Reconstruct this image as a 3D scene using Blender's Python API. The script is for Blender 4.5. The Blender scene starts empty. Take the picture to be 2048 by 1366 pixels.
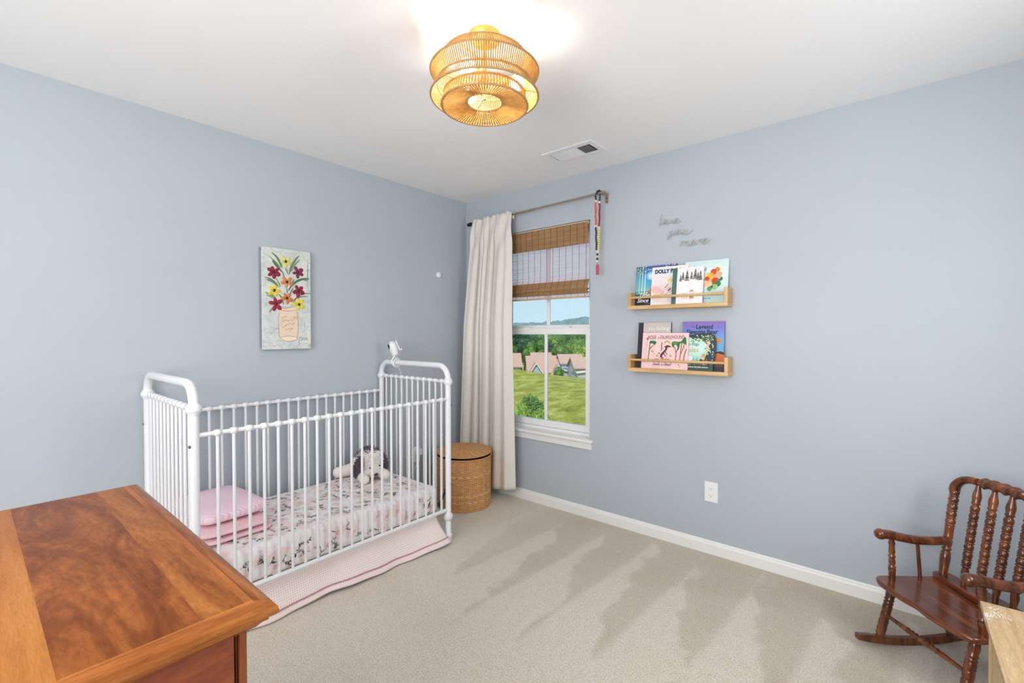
import bpy, bmesh, math, random
from mathutils import Vector, Matrix, noise
from mathutils.geometry import tessellate_polygon
R = math.radians
PI = math.pi
scene = bpy.context.scene
COL = scene.collection
random.seed(7)

# ---------------------------------------------------------------- camera, sky, sun, lights, exposure
CAM = Vector((2.8945, -2.8325, 1.306))
FPX = 920.0
PITCH = math.atan(16.5 / FPX)
YAW = R(39.97)
cam_data = bpy.data.cameras.new('camera')
cam = bpy.data.objects.new('camera', cam_data)
COL.objects.link(cam)
cam.location = CAM
cam.rotation_euler = (PI / 2 - PITCH, 0, YAW)
cam_data.sensor_fit = 'HORIZONTAL'
cam_data.sensor_width = 36.0
cam_data.lens = 36.0 * FPX / 2048.0
cam_data.clip_start = 0.02
cam_data.clip_end = 3000
scene.camera = cam

vs = scene.view_settings
vs.view_transform = 'Standard'
try:
    vs.look = 'None'
except Exception:
    pass
vs.exposure = 0.06
vs.gamma = 1.0
vs.use_curve_mapping = False
scene.cycles.use_denoising = True
scene.cycles.max_bounces = 8
scene.cycles.diffuse_bounces = 5
scene.cycles.glossy_bounces = 3
scene.cycles.transmission_bounces = 4
scene.cycles.transparent_max_bounces = 10
scene.cycles.caustics_reflective = False
scene.cycles.caustics_refractive = False
scene.cycles.sample_clamp_indirect = 6.0


def lin(c):
    return tuple(((x / 255.0) / 12.92 if x / 255.0 <= 0.04045 else ((x / 255.0 + 0.055) / 1.055) ** 2.4) for x in c)


world = bpy.data.worlds.new('sky')
scene.world = world
world.use_nodes = True
wn = world.node_tree
wn.nodes.clear()
w_out = wn.nodes.new('ShaderNodeOutputWorld')
w_bg = wn.nodes.new('ShaderNodeBackground')
w_tc = wn.nodes.new('ShaderNodeTexCoord')
w_sx = wn.nodes.new('ShaderNodeSeparateXYZ')
w_cr = wn.nodes.new('ShaderNodeValToRGB')
w_cr.color_ramp.elements[0].position = 0.0
w_cr.color_ramp.elements[0].color = (*lin((212, 240, 255)), 1)
w_cr.color_ramp.elements[1].position = 0.45
w_cr.color_ramp.elements[1].color = (*lin((160, 214, 252)), 1)
wn.links.new(w_tc.outputs['Generated'], w_sx.inputs[0])
wn.links.new(w_sx.outputs['Z'], w_cr.inputs[0])
wn.links.new(w_cr.outputs[0], w_bg.inputs['Color'])
w_bg.inputs['Strength'].default_value = 1.0
wn.links.new(w_bg.outputs[0], w_out.inputs['Surface'])


def lamp(name, kind, loc, energy, color=(1, 1, 1), aim=None, **kw):
    d = bpy.data.lights.new(name, kind)
    d.energy = energy
    d.color = color
    for k, v in kw.items():
        setattr(d, k, v)
    o = bpy.data.objects.new(name, d)
    COL.objects.link(o)
    o.location = loc
    if aim is not None:
        o.rotation_euler = (Vector(aim) - Vector(loc)).to_track_quat('-Z', 'Y').to_euler()
    return o


lamp('sun', 'SUN', (0, -10, 20), 3.6, (1.0, 0.95, 0.86), aim=(-6, 4, 0), angle=R(0.6))
# assumed area light at the solid right-hand wall, outside the frame; no window built
lamp('assumed_side_light', 'AREA', (3.70, -1.15, 1.45), 15.0, (0.99, 0.992, 1.0), aim=(0.0, -1.3, 1.2),
     shape='RECTANGLE', size=0.6, size_y=0.9)
# area light added behind the camera to fill the room evenly; no window there
lamp('near_wall_fill', 'AREA', (1.9, -4.32, 1.50), 96.0, (1.0, 0.995, 0.985), aim=(1.3, 0.0, 1.45),
     shape='RECTANGLE', size=2.6, size_y=1.5)
# area light added behind the camera to brighten the ceiling; no fixture there
lamp('ceiling_fill', 'AREA', (2.1, -3.30, 1.45), 6.0, (1.0, 0.995, 0.985), aim=(2.0, -2.6, 2.44),
     shape='DISK', size=0.6)

# ---------------------------------------------------------------- helpers


def cr(pts, n=8, closed=False):
    """Catmull-Rom curve through points of any dimension."""
    P = [tuple(p) for p in pts]
    k = len(P)
    out = []
    rng = range(k if closed else k - 1)
    for i in rng:
        if closed:
            p0, p1, p2, p3 = P[(i - 1) % k], P[i], P[(i + 1) % k], P[(i + 2) % k]
        else:
            p0, p1, p2, p3 = P[max(i - 1, 0)], P[i], P[i + 1], P[min(i + 2, k - 1)]
        for j in range(n):
            t = j / n
            out.append(tuple(0.5 * (2 * b + (c - a) * t + (2 * a - 5 * b + 4 * c - d) * t * t + (3 * b - a - 3 * c + d) * t ** 3)
                             for a, b, c, d in zip(p0, p1, p2, p3)))
    if not closed:
        out.append(P[-1])
    return out


class Frame:
    """A flat drawing surface: origin, right, up; normal points out of it."""
    def __init__(s, O, U, V):
        s.O, s.U, s.V = Vector(O), Vector(U).normalized(), Vector(V).normalized()
        s.N = s.U.cross(s.V).normalized()

    def p(s, x, y, off=0.0):
        return s.O + s.U * x + s.V * y + s.N * off


class MB:
    def __init__(s):
        s.v, s.f, s.m, s.sm, s.uv = [], [], [], [], []

    def add(s, verts, faces, mat=0, smooth=False, uvs=None):
        b = len(s.v)
        s.v.extend([Vector(p) for p in verts])
        for i, f in enumerate(faces):
            s.f.append([b + j for j in f])
            s.m.append(mat)
            s.sm.append(smooth)
            s.uv.append(uvs[i] if uvs else None)

    def box(s, x0, x1, y0, y1, z0, z1, mat=0):
        s.add([(x0, y0, z0), (x1, y0, z0), (x1, y1, z0), (x0, y1, z0), (x0, y0, z1), (x1, y0, z1), (x1, y1, z1), (x0, y1, z1)],
              [(0, 3, 2, 1), (4, 5, 6, 7), (0, 1, 5, 4), (1, 2, 6, 5), (2, 3, 7, 6), (3, 0, 4, 7)], mat)

    def hexa(s, pts, mat=0):
        """eight corners: bottom four counter-clockwise, then the top four"""
        s.add(pts, [(0, 3, 2, 1), (4, 5, 6, 7), (0, 1, 5, 4), (1, 2, 6, 5), (2, 3, 7, 6), (3, 0, 4, 7)], mat)

    def fbox(s, fr, x0, x1, y0, y1, n0, n1, mat=0):
        s.hexa([fr.p(x0, y0, n0), fr.p(x1, y0, n0), fr.p(x1, y1, n0), fr.p(x0, y1, n0),
                fr.p(x0, y0, n1), fr.p(x1, y0, n1), fr.p(x1, y1, n1), fr.p(x0, y1, n1)], mat)

    def tube(s, path, r, n=10, closed=False, caps=True, mat=0, flat=1.0):
        P = [Vector(p) for p in path]
        k = len(P)
        rr = r if isinstance(r, (list, tuple)) else [r] * k
        T = []
        for i in range(k):
            if closed:
                t = P[(i + 1) % k] - P[(i - 1) % k]
            else:
                t = P[min(i + 1, k - 1)] - P[max(i - 1, 0)]
            T.append(t.normalized() if t.length > 1e-9 else Vector((0, 0, 1)))
        a = Vector((0, 0, 1)) if abs(T[0].z) < 0.9 else Vector((1, 0, 0))
        nrm = (a - T[0] * a.dot(T[0])).normalized()
        verts = []
        for i in range(k):
            nrm = (nrm - T[i] * nrm.dot(T[i]))
            nrm = nrm.normalized() if nrm.length > 1e-9 else T[i].orthogonal().normalized()
            bn = T[i].cross(nrm)
            for j in range(n):
                an = 2 * PI * j / n
                verts.append(P[i] + (nrm * math.cos(an) * flat + bn * math.sin(an)) * rr[i])
        faces = []
        for i in range(k if closed else k - 1):
            i2 = (i + 1) % k
            for j in range(n):
                j2 = (j + 1) % n
                faces.append((i * n + j, i * n + j2, i2 * n + j2, i2 * n + j))
        s.add(verts, faces, mat, n > 5)
        if caps and not closed:
            s.add(verts[:n], [tuple(reversed(range(n)))], mat)
            s.add(verts[-n:], [tuple(range(n))], mat)

    def lathe(s, p0, p1, prof, n=16, mat=0, caps=True):
        """prof: (t, r) with t from 0 at p0 to 1 at p1"""
        p0, p1 = Vector(p0), Vector(p1)
        ax = p1 - p0
        a = ax.normalized()
        u = a.orthogonal().normalized()
        w = a.cross(u)
        verts = []
        for t, r in prof:
            c = p0 + ax * t
            for j in range(n):
                an = 2 * PI * j / n
                verts.append(c + (u * math.cos(an) + w * math.sin(an)) * r)
        faces = []
        for i in range(len(prof) - 1):
            for j in range(n):
                j2 = (j + 1) % n
                faces.append((i * n + j, i * n + j2, (i + 1) * n + j2, (i + 1) * n + j))
        s.add(verts, faces, mat, True)
        if caps:
            if prof[0][1] > 1e-6:
                s.add(verts[:n], [tuple(reversed(range(n)))], mat)
            if prof[-1][1] > 1e-6:
                s.add(verts[-n:], [tuple(range(n))], mat)

    def ball(s, c, r, nu=14, nv=10, mat=0, Rm=None):
        c = Vector(c)
        rv = Vector(r) if isinstance(r, (tuple, list)) else Vector((r, r, r))
        verts, faces = [], []
        for i in range(nv + 1):
            th = PI * i / nv
            for j in range(nu):
                ph = 2 * PI * j / nu
                q = Vector((rv.x * math.sin(th) * math.cos(ph), rv.y * math.sin(th) * math.sin(ph), rv.z * math.cos(th)))
                verts.append(c + (Rm @ q if Rm else q))
        for i in range(nv):
            for j in range(nu):
                j2 = (j + 1) % nu
                faces.append((i * nu + j, (i + 1) * nu + j, (i + 1) * nu + j2, i * nu + j2))
        s.add(verts, faces, mat, True)

    def grid(s, fn, nu, nv, closeu=False, mat=0, smooth=True, uvscale=None):
        verts = []
        for i in range(nu if closeu else nu + 1):
            for j in range(nv + 1):
                verts.append(fn(i / nu, j / nv))
        faces, uvs = [], []
        w = nv + 1
        for i in range(nu):
            i2 = (i + 1) % nu if closeu else i + 1
            for j in range(nv):
                faces.append((i * w + j, i2 * w + j, i2 * w + j + 1, i * w + j + 1))
                if uvscale:
                    a, b = uvscale
                    uvs.append([(i / nu * a, j / nv * b), ((i + 1) / nu * a, j / nv * b), ((i + 1) / nu * a, (j + 1) / nv * b), (i / nu * a, (j + 1) / nv * b)])
        s.add(verts, faces, mat, smooth, uvs if uvscale else None)

    # ---- flat drawing
    def poly(s, fr, pts, off=0.0, mat=0):
        v3 = [Vector((x, y, 0)) for x, y in pts]
        if len(pts) < 3:
            return
        tris = tessellate_polygon([v3])
        fs = []
        for t in tris:
            a, b, c = [pts[i] for i in t]
            ar = (b[0] - a[0]) * (c[1] - a[1]) - (b[1] - a[1]) * (c[0] - a[0])
            fs.append(tuple(t) if ar > 0 else tuple(reversed(t)))
        s.add([fr.p(x, y, off) for x, y in pts], fs, mat)

    def disc(s, fr, x, y, rx, ry=None, off=0.0, mat=0, rot=0.0, n=18):
        ry = rx if ry is None else ry
        c, sn = math.cos(rot), math.sin(rot)
        s.poly(fr, [(x + rx * math.cos(2 * PI * i / n) * c - ry * math.sin(2 * PI * i / n) * sn,
                     y + rx * math.cos(2 * PI * i / n) * sn + ry * math.sin(2 * PI * i / n) * c) for i in range(n)], off, mat)

    def stroke(s, fr, pts, w, off=0.0, mat=0, taper=False):
        k = len(pts)
        vv, ff = [], []
        for i in range(k):
            a, b = pts[max(i - 1, 0)], pts[min(i + 1, k - 1)]
            dx, dy = b[0] - a[0], b[1] - a[1]
            L = math.hypot(dx, dy) or 1
            ww = w / 2
            if taper:
                ww *= max(0.12, math.sin(PI * (0.08 + 0.84 * i / (k - 1))))
            nx, ny = -dy / L * ww, dx / L * ww
            vv.append(fr.p(pts[i][0] - nx, pts[i][1] - ny, off))
            vv.append(fr.p(pts[i][0] + nx, pts[i][1] + ny, off))
        for i in range(k - 1):
            ff.append((2 * i, 2 * i + 2, 2 * i + 3, 2 * i + 1))
        s.add(vv, ff, mat)

    def text(s, fr, body, x, y, size, off=0.0, mat=0, shear=0.0, align='LEFT', sx=1.0, bold=0.0, space=1.0):
        cu = bpy.data.curves.new('lettering', 'FONT')
        cu.body = body
        cu.size = size
        cu.shear = shear
        cu.align_x = align
        cu.offset = bold
        cu.space_character = space
        cu.resolution_u = 3
        ob = bpy.data.objects.new('lettering', cu)
        COL.objects.link(ob)
        dg = bpy.context.evaluated_depsgraph_get()
        me = bpy.data.meshes.new_from_object(ob.evaluated_get(dg))
        vv = [fr.p(x + p.co.x * sx, y + p.co.y, off) for p in me.vertices]
        fs = []
        for p in me.polygons:
            fs.append(tuple(p.vertices) if p.normal.z > 0 else tuple(reversed(p.vertices)))
        s.add(vv, fs, mat)
        bpy.data.objects.remove(ob)
        bpy.data.curves.remove(cu)
        bpy.data.meshes.remove(me)

    def build(s, name, mats, parent=None, local=False, at=None, bevel=0.0, seg=2, subsurf=0, solid=0.0):
        org = Vector((0, 0, 0))
        if parent is not None and not local:
            p = parent
            while p is not None:
                org += p.location
                p = p.parent
        if at is not None:
            org = Vector(at)
        me = bpy.data.meshes.new(name)
        me.from_pydata([tuple(p - org) for p in s.v], [], s.f)
        mats = mats if isinstance(mats, (list, tuple)) else [mats]
        for m in mats:
            me.materials.append(m)
        me.polygons.foreach_set('material_index', s.m)
        me.polygons.foreach_set('use_smooth', s.sm)
        if any(u is not None for u in s.uv):
            ul = me.uv_layers.new(name='UVMap')
            for p in me.polygons:
                u = s.uv[p.index]
                if u:
                    for k, li in enumerate(p.loop_indices):
                        ul.data[li].uv = u[k]
        me.validate()
        me.update()
        o = bpy.data.objects.new(name, me)
        COL.objects.link(o)
        if at is not None:
            o.location = at
        if parent is not None:
            o.parent = parent
        if bevel:
            b = o.modifiers.new('bevel', 'BEVEL')
            b.width = bevel
            b.segments = seg
            b.limit_method = 'ANGLE'
            b.angle_limit = R(40)
            b.harden_normals = False
        if solid:
            q = o.modifiers.new('thickness', 'SOLIDIFY')
            q.thickness = solid
            q.offset = 0
        if subsurf:
            q = o.modifiers.new('smooth', 'SUBSURF')
            q.levels = q.render_levels = subsurf
        return o


def tag(o, label=None, cat=None, group=None, kind=None):
    if label:
        o['label'] = label
    if cat:
        o['category'] = cat
    if group:
        o['group'] = group
    if kind:
        o['kind'] = kind
    return o


def thing(name, loc, label, cat, group=None, rz=0.0):
    o = bpy.data.objects.new(name, None)
    o.empty_display_size = 0.05
    COL.objects.link(o)
    o.location = loc
    o.rotation_euler = (0, 0, rz)
    return tag(o, label, cat, group)


def struct(o):
    o['kind'] = 'structure'
    return o


def at_px(px, Y, z=None, py=None):
    """world point on the camera's line of sight through image column px, at world y = Y"""
    f = Vector((-math.sin(YAW) * math.cos(PITCH), math.cos(YAW) * math.cos(PITCH), -math.sin(PITCH)))
    r = Vector((math.cos(YAW), math.sin(YAW), 0))
    u = r.cross(f)
    d = f + r * ((px - 1024) / FPX) - u * (((py if py is not None else 683) - 683) / FPX)
    p = CAM + d * ((Y - CAM.y) / d.y)
    if z is not None:
        p.z = z
    return p

# ---------------------------------------------------------------- materials


def nodes(name):
    m = bpy.data.materials.new(name)
    m.use_nodes = True
    nt = m.node_tree
    b = nt.nodes['Principled BSDF']
    return m, nt, b


def N(nt, kind, **kw):
    n = nt.nodes.new(kind)
    for k, v in kw.items():
        setattr(n, k, v)
    return n


def mapped(nt, scale=(1, 1, 1), rot=(0, 0, 0), loc=(0, 0, 0), src='Object'):
    tc = N(nt, 'ShaderNodeTexCoord')
    mp = N(nt, 'ShaderNodeMapping')
    mp.inputs['Scale'].default_value = scale
    mp.inputs['Rotation'].default_value = rot
    mp.inputs['Location'].default_value = loc
    nt.links.new(tc.outputs[src], mp.inputs[0])
    return mp.outputs[0]


def noise_tex(nt, vec, scale, detail=4, rough=0.55, dist=0.0):
    n = N(nt, 'ShaderNodeTexNoise')
    n.inputs['Scale'].default_value = scale
    n.inputs['Detail'].default_value = detail
    n.inputs['Roughness'].default_value = rough
    n.inputs['Distortion'].default_value = dist
    nt.links.new(vec, n.inputs['Vector'])
    return n.outputs['Fac']


def ramp(nt, fac, stops):
    r = N(nt, 'ShaderNodeValToRGB')
    e = r.color_ramp.elements
    while len(e) < len(stops):
        e.new(0.5)
    for i, (p, c) in enumerate(stops):
        e[i].position = p
        e[i].color = (*c, 1) if len(c) == 3 else c
    nt.links.new(fac, r.inputs[0])
    return r.outputs[0]


def mix(nt, fac, a, b, blend='MIX'):
    m = N(nt, 'ShaderNodeMix', data_type='RGBA', blend_type=blend)
    for sock, val in ((m.inputs['Factor'], fac), (m.inputs['A'], a), (m.inputs['B'], b)):
        if hasattr(val, 'links') or hasattr(val, 'is_linked'):
            nt.links.new(val, sock)
        elif isinstance(val, (int, float)):
            sock.default_value = val
        else:
            sock.default_value = (*val, 1) if len(val) == 3 else val
    return m.outputs['Result']


def bump(nt, b, height, strength=0.3, dist=0.01):
    n = N(nt, 'ShaderNodeBump')
    n.inputs['Strength'].default_value = strength
    n.inputs['Distance'].default_value = dist
    nt.links.new(height, n.inputs['Height'])
    nt.links.new(n.outputs[0], b.inputs['Normal'])


def plain(name, rgb, rough=0.5, metal=0.0, spec=0.5, var=0.06, vscale=30, bstr=0.0, bscale=200, coat=0.0):
    m, nt, b = nodes(name)
    c = lin(rgb)
    vec = mapped(nt)
    f = noise_tex(nt, vec, vscale, 3)
    lo = tuple(x * (1 - var) for x in c)
    hi = tuple(min(1, x * (1 + var)) for x in c)
    nt.links.new(ramp(nt, f, [(0.3, lo), (0.7, hi)]), b.inputs['Base Color'])
    b.inputs['Roughness'].default_value = rough
    b.inputs['Metallic'].default_value = metal
    b.inputs['Specular IOR Level'].default_value = spec
    b.inputs['Coat Weight'].default_value = coat
    if bstr:
        bump(nt, b, noise_tex(nt, vec, bscale, 2), bstr, 0.002)
    return m


def wood(name, dark, mid, light, axis=0, scale=5.0, stretch=10.0, rough=0.32, dist=0.8, coat=0.0, scuff=None, bstr=0.05, rot=(0, 0, 0), spec=0.5, figure=False):
    m, nt, b = nodes(name)
    sc = [stretch, stretch, stretch]
    sc[axis] = 1.0
    vec = mapped(nt, tuple(sc), rot)
    f = noise_tex(nt, vec, scale, 8, 0.62, dist)
    col = ramp(nt, f, [(0.32, lin(dark)), (0.5, lin(mid)), (0.68, lin(light))])
    fine = noise_tex(nt, mapped(nt, tuple(x * 3 for x in sc), rot), scale * 6, 3, 0.7)
    col = mix(nt, 0.35, col, ramp(nt, fine, [(0.35, (0.35, 0.35, 0.35)), (0.65, (0.75, 0.75, 0.75))]), 'OVERLAY')
    if figure:             # fine grain lines that flow round the figure
        wt = N(nt, 'ShaderNodeTexNoise')
        wt.inputs['Scale'].default_value = 3.2
        wt.inputs['Detail'].default_value = 2
        nt.links.new(mapped(nt), wt.inputs['Vector'])
        sc_ = N(nt, 'ShaderNodeVectorMath', operation='SCALE')
        sc_.inputs['Scale'].default_value = 0.42
        nt.links.new(wt.outputs['Color'], sc_.inputs[0])
        av = N(nt, 'ShaderNodeVectorMath', operation='ADD')
        nt.links.new(mapped(nt), av.inputs[0])
        nt.links.new(sc_.outputs[0], av.inputs[1])
        mp2 = N(nt, 'ShaderNodeMapping')
        mp2.inputs['Scale'].default_value = (1.2, 16, 16)
        mp2.inputs['Rotation'].default_value = rot
        nt.links.new(av.outputs[0], mp2.inputs[0])
        lines = noise_tex(nt, mp2.outputs[0], 5.0, 6, 0.7)
        col = mix(nt, 0.5, col, ramp(nt, lines, [(0.34, (0.36, 0.34, 0.32)), (0.66, (0.66, 0.66, 0.64))]), 'OVERLAY')
    if scuff:
        rgb, thr, sscale, amt = scuff
        s1 = noise_tex(nt, mapped(nt, (1, 1, 1)), sscale, 2, 0.5)
        s2 = noise_tex(nt, mapped(nt, (9, 2.5, 9), (0, 0, 0.5)), sscale * 4, 5, 0.75, 0.4)
        mul = N(nt, 'ShaderNodeMath', operation='MULTIPLY')
        nt.links.new(s1, mul.inputs[0])
        nt.links.new(s2, mul.inputs[1])
        mask = ramp(nt, mul.outputs[0], [(thr, (0, 0, 0)), (thr + 0.05, (amt, amt, amt))])
        col = mix(nt, mask, col, lin(rgb))
    nt.links.new(col, b.inputs['Base Color'])
    b.inputs['Roughness'].default_value = rough
    b.inputs['Coat Weight'].default_value = coat
    b.inputs['Coat Roughness'].default_value = 0.15
    b.inputs['Specular IOR Level'].default_value = spec
    if bstr:
        bump(nt, b, fine, bstr, 0.002)
    return m


PAL = {}


def ink(rgb, rough=0.45):
    """a printed or painted flat colour, shared by its value"""
    k = (tuple(rgb), rough)
    if k not in PAL:
        PAL[k] = plain('printed_colour', rgb, rough, var=0.03, vscale=60)
    return PAL[k]


class Inks:
    """collects the colours of one printed surface as material slots"""
    def __init__(s, *first):
        s.l = list(first)

    def __call__(s, rgb):
        m = ink(rgb)
        if m not in s.l:
            s.l.append(m)
        return s.l.index(m)


def m_wall():
    m, nt, b = nodes('blue_grey_wall_paint')
    vec = mapped(nt)
    f = noise_tex(nt, vec, 1.3, 3)
    nt.links.new(ramp(nt, f, [(0.3, lin((178, 186, 195))), (0.7, lin((182, 190, 198)))]), b.inputs['Base Color'])
    b.inputs['Roughness'].default_value = 0.55
    b.inputs['Specular IOR Level'].default_value = 0.3
    bump(nt, b, noise_tex(nt, vec, 260, 2), 0.04, 0.002)
    return m


def m_carpet():
    m, nt, b = nodes('beige_cut_pile_carpet')
    vec = mapped(nt)
    fine = noise_tex(nt, vec, 150, 4, 0.8)
    mid = noise_tex(nt, vec, 28, 3, 0.6)
    big = noise_tex(nt, mapped(nt, (0.55, 2.6, 1), (0, 0, R(52))), 1.9, 2, 0.5, 0.5)
    col = ramp(nt, fine, [(0.28, lin((168, 157, 140))), (0.52, lin((231, 220, 205))), (0.74, lin((253, 246, 236)))])
    col = mix(nt, 0.5, col, ramp(nt, mid, [(0.3, (0.40, 0.40, 0.40)), (0.7, (0.60, 0.60, 0.60))]), 'OVERLAY')
    # swept nap: vacuum strokes along the far wall, their sheen put into the colour
    def op(kind, a, b_=None):
        n_ = N(nt, 'ShaderNodeMath', operation=kind)
        for i, q in enumerate((a, b_)):
            if q is None:
                continue
            if isinstance(q, (int, float)):
                n_.inputs[i].default_value = q
            else:
                nt.links.new(q, n_.inputs[i])
        return n_.outputs[0]
    sp_ = N(nt, 'ShaderNodeSeparateXYZ')
    nt.links.new(vec, sp_.inputs[0])
    d = op('MULTIPLY', sp_.outputs['Y'], -1.0)
    wob = noise_tex(nt, vec, 2.6, 3, 0.6)
    uu = op('MULTIPLY', op('SUBTRACT', op('SUBTRACT', sp_.outputs['X'], 1.21), op('MULTIPLY', d, 0.07)), 1 / 0.30)
    uu = op('ADD', uu, op('MULTIPLY', wob, 0.5))
    tri = op('MULTIPLY', op('ABSOLUTE', op('SUBTRACT', op('FRACT', uu), 0.5)), 2.0)
    val = op('SUBTRACT', op('SUBTRACT', 1.28, op('MULTIPLY', d, 0.95)), tri)
    val = op('ADD', val, op('MULTIPLY', op('SUBTRACT', wob, 0.5), 1.5))
    val = op('MULTIPLY', val, op('GREATER_THAN', d, -1.0))
    mask = ramp(nt, val, [(0.0, (0, 0, 0)), (0.22, (0.85, 0.85, 0.85)), (1.0, (1, 1, 1))])
    left = ramp(nt, op('MULTIPLY', sp_.outputs['X'], 0.5), [(0.42, (0.25, 0.25, 0.25)), (0.60, (1, 1, 1))])
    mask = mix(nt, 1.0, mask, left, 'MULTIPLY')
    col = mix(nt, mask, col, mix(nt, 1.0, col, (0.79, 0.78, 0.735), 'MULTIPLY'))
    big = noise_tex(nt, mapped(nt, (0.6, 1.6, 1), (0, 0, R(20))), 1.6, 2, 0.5, 0.5)
    col = mix(nt, 0.35, col, ramp(nt, big, [(0.40, (0.44, 0.44, 0.43)), (0.58, (0.55, 0.55, 0.55))]), 'OVERLAY')
    nt.links.new(col, b.inputs['Base Color'])
    b.inputs['Roughness'].default_value = 0.95
    b.inputs['Specular IOR Level'].default_value = 0.1
    b.inputs['Sheen Weight'].default_value = 0.25
    bump(nt, b, fine, 0.8, 0.006)
    return m


M = {}
M['wall'] = m_wall()
M['ceiling'] = plain('white_ceiling_paint', (243, 243, 243), 0.8, spec=0.2, var=0.01, vscale=2)
M['carpet'] = m_carpet()
M['trim'] = plain('white_trim_paint', (238, 238, 236), 0.35, var=0.01)
M['vinyl'] = plain('white_window_vinyl', (240, 240, 240), 0.35, var=0.01)
M['crib'] = plain('white_enamelled_metal', (229, 230, 233), 0.3, var=0.012)
M['white'] = plain('white_plastic', (236, 237, 240), 0.35, var=0.01)
M['black'] = plain('black_plastic', (22, 22, 26), 0.4)
M['steel'] = plain('bolt_steel', (120, 122, 126), 0.3, 1.0)
M['bronze'] = plain('brushed_bronze_metal', (176, 162, 142), 0.38, 0.8)
M['dark_bronze'] = plain('dark_bronze_metal', (46, 40, 36), 0.4, 0.6)
M['rattan'] = plain('natural_rattan_cord', (178, 132, 62), 0.6, var=0.22, vscale=60)
M['ratring'] = plain('wrapped_rattan_rim', (176, 136, 84), 0.6, var=0.15, vscale=120)
M['brass'] = plain('brushed_brass', (226, 180, 96), 0.35, 0.7)
M['dark'] = plain('interior_shade_colour', (30, 30, 32), 0.9)  # near-black that stands in for shade inside the duct and basket
# ---------------------------------------------------------------- the room
RX, RY, RH = 3.78, -4.40, 2.44
WX0, WX1, WZ0, WZ1 = 0.377, 1.235, 0.545, 2.105      # window opening in the far wall
T = 0.14

b = MB(); b.box(-T, RX + T, RY - T, T, -0.12, 0.0)
struct(b.build('floor', M['carpet'])); bpy.data.objects['floor']['label'] = 'beige cut pile carpet with vacuum streaks'
b = MB(); b.box(-T, RX + T, RY - T, T, RH, RH + 0.12)
struct(b.build('ceiling', M['ceiling']))
b = MB(); b.box(-T, 0, RY - T, T, 0, RH)
struct(b.build('wall_left', M['wall']))
b = MB(); b.box(RX, RX + T, RY - T, T, 0, RH)
struct(b.build('wall_right', M['wall']))
b = MB(); b.box(0, RX, RY - T, RY, 0, RH)
struct(b.build('wall_near', M['wall']))
b = MB()
b.box(0, WX0, 0, T, 0, RH); b.box(WX1, RX, 0, T, 0, RH)
b.box(WX0, WX1, 0, T, 0, WZ0 - 0.001); b.box(WX0, WX1, 0, T, WZ1, RH)
struct(b.build('wall_far', M['wall']))


def baseboard(name, p0, p1, inward):
    """moulded board along p0-p1 with its face towards inward"""
    m = MB()
    prof = [(0, 0), (0.013, 0), (0.013, 0.054), (0.0115, 0.060), (0.009, 0.064), (0.008, 0.072), (0.005, 0.077), (0, 0.077)]
    p0, p1, iv = Vector(p0), Vector(p1), Vector(inward)
    vv = [p + iv * d + Vector((0, 0, z)) for p in (p0, p1) for d, z in prof]
    k = len(prof)
    ff = [(i, (i + 1) % k, k + (i + 1) % k, k + i) for i in range(k)]
    m.add(vv, ff + [tuple(range(k)), tuple(range(k, 2 * k))])
    o = struct(m.build(name, M['trim']))
    bm = bmesh.new(); bm.from_mesh(o.data); bmesh.ops.recalc_face_normals(bm, faces=bm.faces); bm.to_mesh(o.data); bm.free()
    return o


baseboard('baseboard_far', (0.013, 0, 0), (RX, 0, 0), (0, -1, 0))
baseboard('baseboard_left', (0, RY, 0), (0, 0, 0), (1, 0, 0))
baseboard('baseboard_right', (RX, RY, 0), (RX, -0.013, 0), (-1, 0, 0))

# window
wroot = struct(thing('window_1', (0.806, 0.05, WZ0), 'white vinyl double hung window with a divided upper and lower sash', 'window'))
m = MB()
y0, y1 = 0.055, 0.135
m.box(WX0, WX0 + 0.034, y0, y1, WZ0 + 0.012, WZ1); m.box(WX1 - 0.034, WX1, y0, y1, WZ0 + 0.012, WZ1)
m.box(WX0 + 0.034, WX1 - 0.034, y0, y1, WZ1 - 0.03, WZ1); m.box(WX0 + 0.034, WX1 - 0.034, y0, y1, WZ0 + 0.012, WZ0 + 0.036)
m.build('window_frame', M['vinyl'], wroot, bevel=0.003)


def sash(name, x0, x1, z0, z1, ya, yb, st, top, bot, mun):
    m = MB()
    m.box(x0, x0 + st, ya, yb, z0, z1); m.box(x1 - st, x1, ya, yb, z0, z1)
    m.box(x0 + st, x1 - st, ya, yb, z1 - top, z1); m.box(x0 + st, x1 - st, ya, yb, z0, z0 + bot)
    xc = (x0 + x1) / 2
    m.box(xc - mun / 2, xc + mun / 2, (ya + yb) / 2 - 0.006, (ya + yb) / 2 + 0.006, z0 + bot, z1 - top)
    return m.build(name, M['vinyl'], wroot, bevel=0.003)


sash('lower_sash', WX0 + 0.035, WX1 - 0.035, 0.583, 1.345, 0.060, 0.086, 0.036, 0.048, 0.050, 0.028)
sash('upper_sash', WX0 + 0.035, WX1 - 0.035, 1.318, 2.074, 0.090, 0.116, 0.026, 0.034, 0.052, 0.032)
mg, nt, bs = nodes('window_glass')
nt.nodes.remove(bs)
tr = N(nt, 'ShaderNodeBsdfTransparent'); gl = N(nt, 'ShaderNodeBsdfGlossy'); fr = N(nt, 'ShaderNodeFresnel'); mx = N(nt, 'ShaderNodeMixShader')
tr.inputs[0].default_value = (0.96, 0.975, 0.97, 1); gl.inputs['Roughness'].default_value = 0.02; fr.inputs['IOR'].default_value = 1.35
nt.links.new(fr.outputs[0], mx.inputs[0]); nt.links.new(tr.outputs[0], mx.inputs[1]); nt.links.new(gl.outputs[0], mx.inputs[2])
nt.links.new(mx.outputs[0], nt.nodes['Material Output'].inputs['Surface'])
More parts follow.
